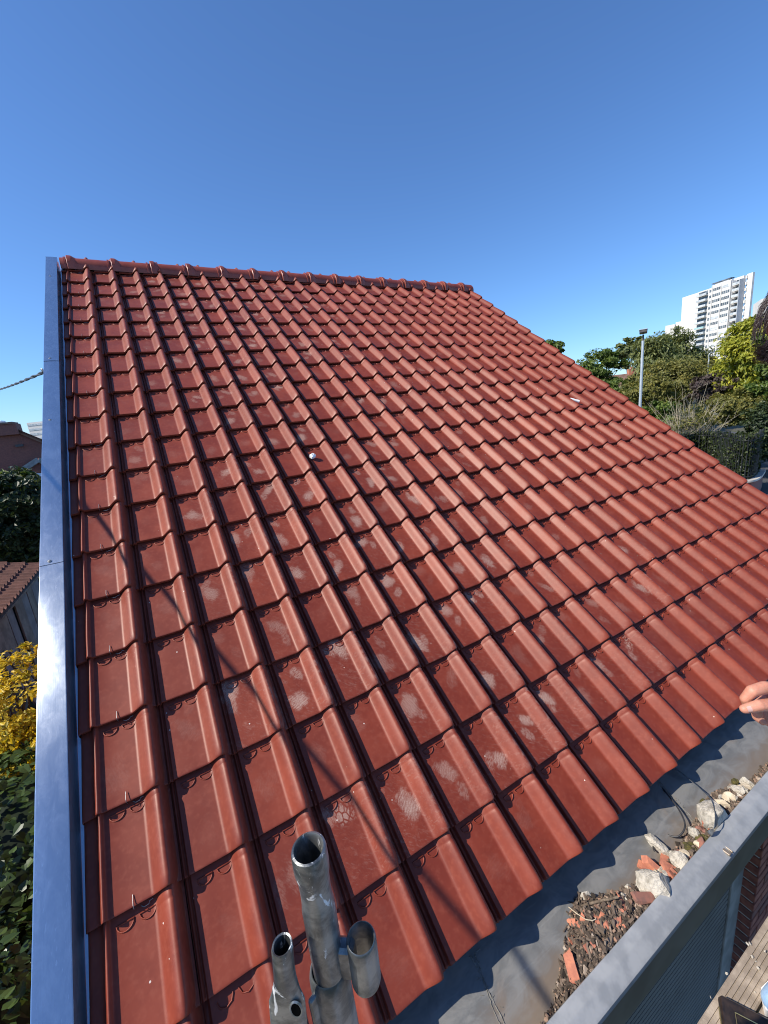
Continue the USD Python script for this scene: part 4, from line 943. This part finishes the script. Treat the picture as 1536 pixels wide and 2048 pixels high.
tree('clipped_bush', 'small round clipped light green bush at the right picture edge beside the street', 'bush', at_px(1540, 786, 34), .85, .8, 'leaf_lime', 16, 5000, .06, 120, trunk=False, spread=.12)
# bare twiggy shrub
rng = np.random.default_rng(40); base_ = at_dist(1372, 905, 22.5); tws = []
for i in range(210):
    e_ = at_dist(1372 + rng.normal(14, 34), 832 + rng.normal(0, 24), 22.5 + rng.normal(0, .5)); s0 = base_ + rng.normal(0, .12, 3) * [1, 1, .2]
    mid = s0 * .5 + e_ * .5 + rng.normal(0, .10, 3)
    tws.append(tube(curve([s0, mid, e_], 5), np.linspace(.012, .004, 5), 4, cap=False))
    for k in range(3):
        t = rng.uniform(.45, .95); p_ = s0 * (1 - t) + e_ * t; tws.append(tube([p_, p_ + rng.normal(0, .16, 3) + [0, 0, .12]], [.005, .0025], 3, cap=False))
ts_ = thing('twiggy_shrub', 'bare straw coloured shrub of thin twigs standing behind the black railing', 'shrub', [base_[0], base_[1], GZ])
obj('twigs', cat_(tws), 'bark_pale', ts_)
pts, _ = crown_points([[*at_dist(1385, 845, 22.7), .9, .9, .75]], 2600, rng, 70, .2)
obj('leaves', leaves(pts, .06, rng), 'leaf_olive', ts_)

# ------------------------------------------------------------------ street side: railing with ivy on a low curved wall, lamp posts, houses, towers
def gpt(u, v): return at_z(u, v, GZ)
f0, f1, f2, f3 = gpt(1340, 985), gpt(1445, 985), gpt(1508, 985), gpt(1521, 945)
fc = CubicSpline([0, 1, 1.75, 2.1], np.array([f0, f1, f2, f3]))
def fence_at(t): p = fc(t); return np.array([p[0], p[1], GZ])
tt = np.linspace(.0, 1.88, 42); path_ = np.array([fence_at(t) for t in tt]); seg = np.r_[0, np.cumsum(np.linalg.norm(np.diff(path_, axis=0), axis=1))]
def along(s): return np.array([np.interp(s, seg, path_[:, i]) for i in range(3)])
wallh = .62
def wall_strip(w_, z0, z1, lap=0):
    Vs, F = [], []
    for i, p in enumerate(path_):
        d_ = path_[min(i + 1, len(path_) - 1)] - path_[max(i - 1, 0)]; d_ /= np.linalg.norm(d_); s = np.array([-d_[1], d_[0], 0])
        for (o, z) in ((-w_, z0), (-w_, z1), (w_, z1), (w_, z0)): Vs.append([p[0] + s[0] * o, p[1] + s[1] * o, z])
    for i in range(len(path_) - 1):
        for t in range(4): A, B = i * 4 + t, i * 4 + (t + 1) % 4; F.append([A, B, B + 4, A + 4])
    n_ = len(path_) - 1
    F += [[0, 3, 2, 1], [n_ * 4, n_ * 4 + 1, n_ * 4 + 2, n_ * 4 + 3]]
    return trimesh.Trimesh(np.array(Vs), quads(F), process=False)
lw = thing('low_wall', 'low curved brick wall with pale coping stones carrying the black railing', 'wall', path_[20])
obj('brickwork', wall_strip(.13, GZ, GZ + wallh), 'brick_dark', lw)
obj('coping', wall_strip(.19, GZ + wallh + .001, GZ + wallh + .07), 'wall_cap', lw, smooth=30)
rl = thing('railing', 'black iron railing with upright bars over the low curved wall, ivy behind it', 'railing', path_[20])
z0, z1 = GZ + wallh + .07, GZ + 2.30
for zz_ in (z0 + .10, z1 - .22): obj('rail', tube(np.array([along(s) * [1, 1, 0] + [0, 0, zz_] for s in np.linspace(0, seg[-1], 50)]), .022, 6), 'fence_black', rl, smooth=True)
nb = int(seg[-1] / .125)
for i in range(nb):
    p = along(.05 + i * .125)
    big = i % 16 == 0
    obj('bar' if not big else 'post', tube([[p[0], p[1], z0 - .02], [p[0], p[1], z1 - .05], [p[0], p[1], z1 + (.08 if big else 0)]], [.032, .032, .032] if big else [.017, .017, .003], 6), 'fence_black', rl, smooth=True)
rng = np.random.default_rng(50); iv = []
for i in range(9000):
    s = rng.uniform(0, seg[-1]); p = along(s); d_ = along(min(s + .1, seg[-1])) - along(max(s - .1, 0)); d_ /= np.linalg.norm(d_) + 1e-9; nr = np.array([d_[1], -d_[0], 0])
    if nr @ (EYE - p) > 0: nr = -nr
    z = rng.uniform(z0, z1 - .05); lump = .22 * fbm(np.array([[s * 2.2, z * 2.2, 3]]), 3)[0]
    iv.append(p * [1, 1, 0] + [0, 0, z] + nr * (.02 + .30 * rng.random() - lump * .5))
ih = thing('ivy_hedge', 'dense dark ivy growing behind the bars of the black railing', 'ivy', path_[20])
obj('leaves', leaves(np.array(iv), .085, rng, .2, 1.1), 'leaf_hedge', ih)
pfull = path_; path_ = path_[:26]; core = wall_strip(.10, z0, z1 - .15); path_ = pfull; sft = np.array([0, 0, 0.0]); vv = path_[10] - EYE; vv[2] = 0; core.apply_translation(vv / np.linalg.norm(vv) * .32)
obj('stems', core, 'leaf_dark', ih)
# pavement round the corner
off = []
for i, p in enumerate(path_):
    v_ = EYE - p; v_[2] = 0; off.append(p + v_ / np.linalg.norm(v_) * 1.5)
poly = [(p[0], p[1]) for p in path_] + [(p[0], p[1]) for p in off[::-1]]
Vp, Fp = [], []
for i in range(len(path_)):
    Vp += [[*path_[i][:2], GZ + .12], [*off[i][:2], GZ + .12], [*off[i][:2], GZ]]
for i in range(len(path_) - 1):
    for t in range(2): A = i * 3 + t; Fp.append([A, A + 1, A + 4, A + 3])
obj('pavement', (np.array(Vp), np.array(Fp)), 'pavement', kind='structure')
g1, g2, g3, g4 = gpt(1515, 1005), gpt(1700, 960), gpt(1700, 1015), gpt(1560, 1035)
sheet([g1[:2], g2[:2], g3[:2], g4[:2]], GZ + .02, 'pavement', 'traffic_island')
# lamp posts
def lamp(top, label, arm=0.0, r=.06):
    g0 = np.array([top[0], top[1], GZ]); t = thing('street_lamp', label, 'street lamp', g0, group=None)
    obj('pole', tube([g0, g0 + [0, 0, 1.2], g0 + [0, 0, 1.25], [*top[:2], top[2] - .25]], [r * 1.35, r * 1.35, r * 1.05, r * .75], 14), 'lamp_metal', t, smooth=40)
    obj('base_plate', bx(g0[0] - .16, g0[0] + .16, g0[1] - .16, g0[1] + .16, GZ, GZ + .03, .006), 'lamp_metal', t)
    return t
tp = at_dist(1286.5, 668, 20.0); t = lamp(tp, 'tall grey street lamp with a flat square head, just right of the roof edge')
obj('neck', tube([tp - [0, 0, .26], tp - [0, 0, .02]], [.034, .03], 10), 'lamp_dark', t, smooth=True)
dv = EYE - tp; dv[2] = 0; dv /= np.linalg.norm(dv); sd = np.cross([0, 0, 1], dv)
obj('lamp_head', box(tp + dv * .16 + [0, 0, .06], (.26, .62, .10), np.c_[sd, dv, [0, 0, 1]], bev=.02), 'lamp_dark', t)
obj('head_cover', box(tp + dv * .16 + [0, 0, .125], (.28, .64, .03), np.c_[sd, dv, [0, 0, 1]], bev=.01), 'lamp_metal', t)
tp2 = at_dist(1418.5, 708, 30.0); t = lamp(tp2, 'second, farther street lamp with a short arm, in front of the yellow green tree', r=.045)
ax_ = np.array(RIGHT); ax_[2] = 0; ax_ /= np.linalg.norm(ax_)
obj('arm', tube(curve([tp2 - [0, 0, .3], tp2 + [0, 0, .0], tp2 + ax_ * .15 + [0, 0, .05], tp2 + ax_ * .5 + [0, 0, .07]], 16), .02, 8), 'lamp_metal', t, smooth=True)
obj('lamp_head', box(tp2 + ax_ * .62 + [0, 0, .075], (.30, .12, .06), np.c_[ax_, np.cross([0, 0, 1], ax_), [0, 0, 1]], bev=.03), 'lamp_metal', t)
# house with the chimney beyond the trees
hc0 = at_dist(1262, 764, 60); vx = np.array([.80, -.60, 0]); vy = np.array([.60, .80, 0])
def local_box(o, c, s, R): return box(o + R @ np.asarray(c, float), s, R)
Rh = np.c_[vx, vy, [0, 0, 1]]
hh = thing('chimney_house', 'small brown roofed house with an orange brick chimney between the trees', 'house', [hc0[0], hc0[1], GZ])
def gable_house(parent, o, L, D_, eave, ridge, R, wall_mat, roof_mat):
    """Local x along the ridge, y across; o is the ground point under the ridge's middle."""
    pr = np.array([[-D_ / 2, 0], [D_ / 2, 0], [D_ / 2, eave], [0, ridge], [-D_ / 2, eave]])
    V = np.array([[x, y, z] for x in (-L / 2, L / 2) for y, z in pr]); F = [[0, 4, 3], [0, 3, 2], [0, 2, 1], [5, 6, 7], [5, 7, 8], [5, 8, 9]]
    for t in range(5): a, b = t, (t + 1) % 5; F += [[a, b, b + 5], [a, b + 5, a + 5]]
    obj('wall', trimesh.Trimesh(o + V @ R.T, F, process=False), wall_mat, parent)
    sl = math.atan2(ridge - eave, D_ / 2); ms = []
    for s in (-1, 1):
        ln = (D_ / 2 + .35) / math.cos(sl)
        Rr = np.c_[[1, 0, 0], [0, s * math.cos(sl), -math.sin(sl)], [0, s * math.sin(sl), math.cos(sl)]]
        if s < 0: Rr[:, 0] *= -1
        m = box((0, 0, 0), (L + .5, ln, .12)); 
        m.apply_transform(np.vstack([np.c_[Rr, np.array([0, s * (ln / 2) * math.cos(sl), ridge + .1 - ln / 2 * math.sin(sl)])], [0, 0, 0, 1]]))
        m.vertices = o + np.array(m.vertices) @ R.T; ms.append(m)
    obj('roof', cat_(ms), roof_mat, parent)
zr = at_dist(1262, 749, 60)[2]
gable_house(hh, np.array([hc0[0], hc0[1], GZ]), 7, 7.5, zr - GZ - 3.2, zr - GZ, Rh, 'brick_red', 'roof_brown')
ct = at_dist(1263, 739, 60); cb_ = at_dist(1262, 757, 60)
obj('chimney', box([(ct[0] + cb_[0]) / 2, (ct[1] + cb_[1]) / 2, (ct[2] + cb_[2]) / 2 - .35], (.75, .6, ct[2] - cb_[2] + .9), Rh), 'shard_orange', hh)
obj('chimney_pot', pipe([(.12, 0), (.14, .25), (.11, .25), (.09, 0)], [ct[0], ct[1], ct[2] + .08], (0, 0, 1), 12), 'shard_orange', hh, smooth=30)

# high-rise towers
def tower(label, A, width, depth, top, az_n, build, back=0):
    """A: left ground corner of the front; az_n: compass angle of the front's outward normal."""
    n = np.array([math.sin(az_n), math.cos(az_n), 0]); r = np.array([-n[1], n[0], 0])       # r: to the viewer's right along the front
    t = thing('tower_block', label, 'tower', [A[0], A[1], GZ]); R = np.c_[r, -n, [0, 0, 1]]; o = np.array([A[0], A[1], GZ])
    def b(name, x0, x1, y0, y1, z0, z1, mat): return obj(name, box(o + R @ np.array([(x0 + x1) / 2, (y0 + y1) / 2, (z0 + z1) / 2]), (x1 - x0, y1 - y0, z1 - z0), R), mat, t)
    build(b); return t
D0 = 300.0
Aleft = at_dist(1392, 583, D0); top = Aleft[2] - GZ
fh = 2.78
azn = math.radians(248 + 40)
def big_tower(b):
    # x to the right along the front (metres), y into the building
    Ht = top
    b('blank_wing', -11, -.02, 3.0, 14, 0, Ht - .3, 'tower_panel')
    b('side_wing', -15.5, -11.02, 8.0, 18, 0, Ht - 2.2, 'tower_white')
    b('core', 0, 18.6, 2.0, 4, 0, Ht - .4, 'tower_white')
    b('right_bay', 18.62, 23.4, 2.0, 3.38, 0, Ht + .5, 'tower_white')
    b('right_side_wall', 23.42, 23.7, -.6, 2.4, 0, Ht - 1.0, 'tower_grey')
    b('end_wing', 23.72, 26.4, 3.4, 4.6, 0, Ht + .9, 'tower_panel')
    b('centre_bay', 8.7, 18.5, .8, 1.99, 0, Ht - .2, 'tower_white')
    b('roof_plant', 8.7, 16, 2.2, 3.9, Ht - .39, Ht + 1.2, 'tower_grey'); b('roof_canopy', 7.0, 17, 1.9, 4.2, Ht + 1.21, Ht + 1.7, 'window_dark')
    b('parapet', 8.6, 18.6, .7, 2.0, Ht - .19, Ht + .35, 'tower_white')
    for x in (8.6, 13.4, 18.2): b('mullion_pier', x, x + .35, .35, .79, 0, Ht, 'tower_white')
    r = random.Random(4)
    nf = int((Ht - 1) / fh)
    for i in range(nf):
        z = Ht - 1.2 - i * fh
        if z < 8: break
        for (x0, x1) in ((9.1, 13.2), (13.9, 18.0)):
            b('window', x0, x1, .70, .79, z - 1.35, z, r.choice(['window_dark', 'window_dark', 'window_pale', 'window_dark']))
            for q in (1, 2, 3): xq = x0 + (x1 - x0) * q / 4; b('window_frame', xq - .06, xq + .06, .64, .695, z - 1.35, z, 'tower_white')
        b('balcony_opening', .3, 5.3, 1.80, 1.99, z - 1.75, z + .25, 'window_dark'); b('balcony_slab', .1, 5.6, .3, 1.79, z - 2.05, z - 1.8, 'tower_white')
        b('balcony_rail', .1, 5.6, .22, .295, z - 1.79, z - .95, 'balcony_teal' if i == 6 else 'window_pale')
        b('window', 6.1, 8.3, 1.85, 1.99, z - 1.2, z + .05, 'window_dark')
        b('window', 18.9, 19.9, 1.85, 1.99, z - .9, z + .35, 'window_dark')
        b('balcony_opening', 20.3, 23.3, 1.80, 1.99, z - 1.6, z + .5, 'window_dark'); b('balcony_slab', 20.1, 23.4, -.5, 1.79, z - 1.95, z - 1.65, 'tower_white')
        b('balcony_rail', 20.1, 23.38, -.58, -.505, z - 1.64, z - .75, 'window_pale')
        b('balcony_partition', 20.0, 20.09, -.5, 1.79, z - 1.64, z + .6, 'tower_white')
        b('balcony_slab', 23.72, 24.3, 2.6, 3.39, z - 1.9 + 2, z - .6 + 2, 'tower_white')
        b('window', -15, -13.6, 7.85, 7.99, z - 3.0, z - 1.9, 'window_dark'); b('window', -13, -11.4, 7.85, 7.99, z - 3.0, z - 1.9, 'window_dark')
tower('white high-rise block with balconies and ribbon windows, tallest building at the right', Aleft, 30, 15, top, azn, big_tower)
A2 = at_dist(1331, 652, 330)
def low_tower(b):
    Ht = A2[2] - GZ
    b('wall', 0, 5, 0, 12, 0, Ht, 'tower_white'); b('wall', 5.02, 9, 1.5, 12, 0, Ht + 1, 'tower_panel'); b('wall', 9.02, 16, .5, 12, 0, Ht + 5, 'tower_white')
    for i in range(10):
        z = Ht - 2 - i * fh
        b('window', 5.4, 6.6, 1.35, 1.49, z - 1.3, z, 'window_dark'); b('window', 7.2, 8.4, 1.35, 1.49, z - 1.3, z, 'window_dark'); b('window', 10.5, 12.5, .35, .49, z + 3, z + 4.3, 'window_dark')
tower('lower white block partly hidden by the weeping trees, left of the tallest tower', A2, 16, 12, A2[2] - GZ, math.radians(262), low_tower)
A3 = at_dist(1523, 598, 250)
def right_tower(b):
    Ht = A3[2] - GZ
    b('wall', 0, 16, 0, 14, 0, Ht, 'tower_panel')
    for i in range(12):
        z = Ht - 2 - i * fh
        for x in (4, 8, 12): b('window', x, x + 2, -.1, -.005, z - 1.3, z, 'window_dark')
tower('white block half hidden behind the brown hair at the right edge', A3, 16, 14, A3[2] - GZ, math.radians(240), right_tower)
A4 = at_dist(53, 846, 330)
def left_tower(b):
    Ht = A4[2] - GZ
    b('wall', 0, 15.5, 0, 26, 0, Ht, 'tower_white')
    for i in range(12):
        z = Ht - .9 - i * 2.75
        b('window_band', .3, 15.2, -.14, -.005, z - 1.15, z, 'window_pale')
        b('window_band', 15.505, 15.64, .4, 25.6, z - 1.15, z, 'window_dark')
    b('roof_plant', 12, 15, 8, 16, Ht + .002, Ht + 1.2, 'tower_grey')
tower('far tower with banded facade seen just left of the zinc strip', A4, 15, 26, A4[2] - GZ, math.radians(-150), left_tower)

# ------------------------------------------------------------------ left side: neighbours, shed, shrubs
nh = thing('neighbour_house', 'dark brick gable wall with sloping verge and chimney at the left edge', 'house', [*at_dist(0, 900, 22)[:2], GZ])
w0, w1, w2 = at_dist(24, 858, 22), at_dist(100, 889, 22), at_dist(-80, 845, 22)
def plate(P, th, mat, parent, name, back=np.array([-.2, 1, 0])):
    P = np.array(P); back = back / np.linalg.norm(back) * th; k = len(P); V = np.vstack([P, P + back]); F = []
    for t in range(1, k - 1): F += [[0, t, t + 1], [k, k + t + 1, k + t]]
    for t in range(k): a, b = t, (t + 1) % k; F += [[a, a + k, b + k], [a, b + k, b]]
    m = trimesh.Trimesh(V, F, process=False); m.fix_normals(); return obj(name, m, mat, parent)
dirw = (w1 - w0); dirw[2] = 0
slope = (w1 - w0)
far_r = w0 + slope * 3.0; far_l = w0 - np.array([slope[0], slope[1], 0]) * 2.2
plate([[far_l[0], far_l[1], GZ], [far_r[0], far_r[1], GZ], far_r, w0, [far_l[0], far_l[1], w0[2] + .1]], 8, 'brick_dark', nh, 'wall')
nrm_ = np.array([slope[1], -slope[0], 0]); nrm_ /= np.linalg.norm(nrm_)
if nrm_ @ (EYE - w0) < 0: nrm_ = -nrm_
obj('verge', tube([w0 + nrm_ * .06, far_r + nrm_ * .06], .075, 6), 'roof_brown', nh)
for i in range(14):
    p = w0 + slope * (i + .5) / 6.0; obj('verge_tile', box(p + nrm_ * .04 + [0, 0, .06], (.42, .30, .05), np.c_[slope / np.linalg.norm(slope), nrm_, np.cross(slope / np.linalg.norm(slope), nrm_)]), 'roof_old', nh)
ch0 = at_dist(-6, 862, 21.9)
obj('chimney', box([ch0[0], ch0[1] + .3, ch0[2] + .02], (1.25, .7, .42)), 'brick_dark', nh)
obj('chimney_cap', box([ch0[0], ch0[1] + .3, ch0[2] + .26], (1.1, .8, .07)), 'roof_brown', nh)
for x in (-.30, .12): obj('chimney_vent', box([ch0[0] + x, ch0[1] + .3, ch0[2] + .34], (.2, .5, .08), bev=.02), 'white_trim', nh)
vt = at_dist(39, 891, 21.9); obj('vent', box(vt, (.24, .06, .09)), 'cable_black', nh)
# second, lower house
n2 = thing('low_house', 'low gabled house with grey verge and white trim behind the dark tree', 'house', [*at_dist(80, 960, 18)[:2], GZ])
q0, q1, q2 = at_dist(46, 940, 18), at_dist(78, 919, 18), at_dist(110, 935, 18)
plate([[q0[0], q0[1], GZ], [q2[0], q2[1], GZ], q2, q1, q0], 5, 'brick_dark', n2, 'wall')
obj('verge', ribbon(np.array([q0 - [0, .08, 0], q1 - [0, .08, 0]]), .16, .06, np.array([0, -1, .2])), 'post_grey', n2)
obj('verge', ribbon(np.array([q1 - [0, .08, 0], q2 - [0, .08, 0]]), .16, .06, np.array([0, -1, .2])), 'post_grey', n2)
a0, a1 = at_dist(64, 951, 17.9), at_dist(100, 948, 17.9)
obj('window_frame', ribbon(np.array([a0, a1]), .10, .05, np.array([0, -1, .1])), 'white_trim', n2)
a0, a1 = at_dist(68, 964, 17.9), at_dist(100, 961, 17.9)
obj('window', ribbon(np.array([a0, a1]), .24, .04, np.array([0, -1, .1])), 'window_pale', n2)
# tiled shed
eX, eZ = -2.64, -.92
shd = thing('garden_shed', 'old shed with a red pantile roof and weathered wooden boards, left of the house', 'shed', [eX - 1.2, 8.6, GZ])
y0s, y1s = 5.2, 10.75
sl = math.radians(17); nrow, pit = 9, .30
def pan(u): return .030 * math.cos(2 * math.pi * u) + .010 * math.cos(4 * math.pi * u)
def pantile(r_, yk):
    uu = np.linspace(0, 1, 9); V = []
    for e, lift in ((-.33, .0), (0, .034)):
        for u in uu:
            d_ = r_ * pit + (0 if e == 0 else .34)
            V.append([eX + .06 - d_ * math.cos(sl), yk + u * .185, eZ + d_ * math.sin(sl) + pan(u + .2) + (.034 if e == 0 else 0) - .06 * math.sin(yk * .9) * (1 - (r_ / 9)) * .6])
    V = np.array(V); q = 9
    V = np.vstack([V, V[9:] - [0, 0, .018]])
    I = np.arange(q - 1); F = np.vstack([np.stack([I, I + 1, I + q + 1, I + q], 1), np.stack([I + q, I + q + 1, I + 2 * q + 1, I + 2 * q], 1)])
    return trimesh.Trimesh(V, quads(F), process=False)
rf = obj('roof', box((eX - 1.30, (y0s + y1s) / 2, eZ + 1.30 * math.tan(sl) - .10), (2.8, y1s - y0s, .05), np.c_[[math.cos(sl), 0, -math.sin(sl)], [0, 1, 0], [math.sin(sl), 0, math.cos(sl)]]), 'old_board', shd)
pan_all = []
for r_ in range(nrow):
    for i in range(int((y1s - y0s) / .185)):
        m = pantile(r_, y0s + i * .185); c = px(m.vertices.mean(0))[0][0]
        if -5 < c[0] < 90 and 1060 < c[1] < 1260: obj('pantile', m, 'roof_old', rf, smooth=60)
        else: pan_all.append(m)
obj('pantile_field', cat_(pan_all), 'roof_old', rf, smooth=60, kind='stuff')
rb2 = random.Random(6); y = y0s + .1; wx = eX - .10
while y < y1s - .15:
    wd = rb2.uniform(.22, .48); zt = eZ - .06; lean = rb2.uniform(-.03, .03)
    obj('board', box((wx + rb2.uniform(-.02, .03), y + wd / 2, (zt + GZ) / 2), (.03, wd - rb2.uniform(.012, .05), zt - GZ), np.c_[[1, 0, 0], [0, math.cos(lean), math.sin(lean)], [0, -math.sin(lean), math.cos(lean)]], bev=.004), rb2.choice(['old_board', 'old_board', 'old_board_grey']), shd)
    y += wd
obj('back_wall', bx(eX - 2.5, eX - .22, y0s + .05, y1s - .12, GZ, eZ - .05), 'fence_black', shd)
obj('end_wall', bx(eX - 2.5, eX - .12, y1s - .11, y1s - .06, GZ, eZ + .02), 'old_board', shd)
# leaning planks before the shed
for i, lb in enumerate(('old grey plank leaning on the shed, nearest to the golden shrub', 'old brown plank leaning in the middle of the shed wall', 'old grey plank leaning under the far part of the shed eave')):
    yb_ = 7.3 + i * .28; p0_, p1_ = np.array([wx + .45, yb_, GZ]), np.array([wx + .05, yb_ + .12, eZ - .50 - .12 * i])
    d_ = (p1_ - p0_); L_ = np.linalg.norm(d_); d_ /= L_; s_ = np.array([0, 1.0, 0]); s_ -= d_ * (s_ @ d_); s_ /= np.linalg.norm(s_)
    obj('plank', box((p0_ + p1_) / 2, (.03, .15, L_), np.c_[np.cross(s_, d_), s_, d_], bev=.004), 'old_board' if i % 2 else 'old_board_grey', None, label=lb, cat='plank')
tree('tree', 'big dark green tree with yellowish tips behind the tiled shed, at the left edge', 'tree', at_dist(26, 1036, 15.5), 1.8, 1.6, 'leaf_dark', 60, 20000, .10, 190, spread=.2)
tree('tree', 'sunlit branch of green leaves at the top of the dark left tree', 'tree', at_dist(14, 968, 15.0), .6, .42, 'leaf_green', 61, 1500, .12, 30)
# golden shrub
gc = at_dist(34, 1405, 6.2)
bl = [[0, 0, 0, .55, .6, .55], [-.25, .1, .25, .30, .3, .32], [.28, .25, .30, .25, .3, .35], [.15, -.5, -.35, .4, .4, .4], [-.4, -.2, -.2, .4, .4, .4]]
tree('golden_shrub', 'shrub with bright yellow leaves between the wooden shed and the zinc strip', 'shrub', gc, .6, .6, 'leaf_yellow', 62, 6000, .034, 170, blobs=bl, spread=.16, lance=1.9, up=.5)
# tall ivy bushes along the gable
rng = np.random.default_rng(64)
def ivy_bush(label, c, r, seed, n, leaf):
    rng = np.random.default_rng(seed)
    t = thing('ivy_bush', label, 'ivy', [c[0], c[1], GZ])
    d = rng.normal(size=(n, 3)); d /= np.linalg.norm(d, axis=1)[:, None]
    rr = np.asarray(r) * (1 + .35 * (fbm(d * 3 + seed, 3, seed)[:, None] - .5)) * (1 - .22 * rng.random(n)[:, None] ** 2)
    pts = np.asarray(c) + d * rr; k = pts[:, 2] > GZ + .05; pts, d = pts[k], d[k]
    # leaves with a heart-like outline: five-sided, folded
    nn = len(pts); s = leaf * rng.uniform(.55, 1.3, nn)[:, None]
    N = d * .9 + rng.normal(size=(nn, 3)) * .45 + [0, 0, .5]; N /= np.linalg.norm(N, axis=1)[:, None]
    T = np.array([0, 0, -1.0]) + rng.normal(size=(nn, 3)) * .7; T -= N * (T * N).sum(1)[:, None]; T /= np.linalg.norm(T, axis=1)[:, None]; B = np.cross(N, T)
    out = [(-.35, 0, 0), (-.48, .28, .05), (-.15, .48, .10), (.25, .30, .05), (.62, 0, -.04), (.25, -.30, .05), (-.15, -.48, .10), (-.48, -.28, .05)]
    V = np.stack([pts + T * s * a + B * s * b + N * s * c_ for a, b, c_ in out], 1).reshape(-1, 3)
    F = np.vstack([np.stack([np.arange(nn) * 8, np.arange(nn) * 8 + i, np.arange(nn) * 8 + i + 1], 1) for i in range(1, 7)])
    lm = trimesh.Trimesh(V, F, process=False); lm.metadata['rnd'] = np.repeat(rng.random(nn), 8); obj('leaves', lm, 'leaf_ivy', t)
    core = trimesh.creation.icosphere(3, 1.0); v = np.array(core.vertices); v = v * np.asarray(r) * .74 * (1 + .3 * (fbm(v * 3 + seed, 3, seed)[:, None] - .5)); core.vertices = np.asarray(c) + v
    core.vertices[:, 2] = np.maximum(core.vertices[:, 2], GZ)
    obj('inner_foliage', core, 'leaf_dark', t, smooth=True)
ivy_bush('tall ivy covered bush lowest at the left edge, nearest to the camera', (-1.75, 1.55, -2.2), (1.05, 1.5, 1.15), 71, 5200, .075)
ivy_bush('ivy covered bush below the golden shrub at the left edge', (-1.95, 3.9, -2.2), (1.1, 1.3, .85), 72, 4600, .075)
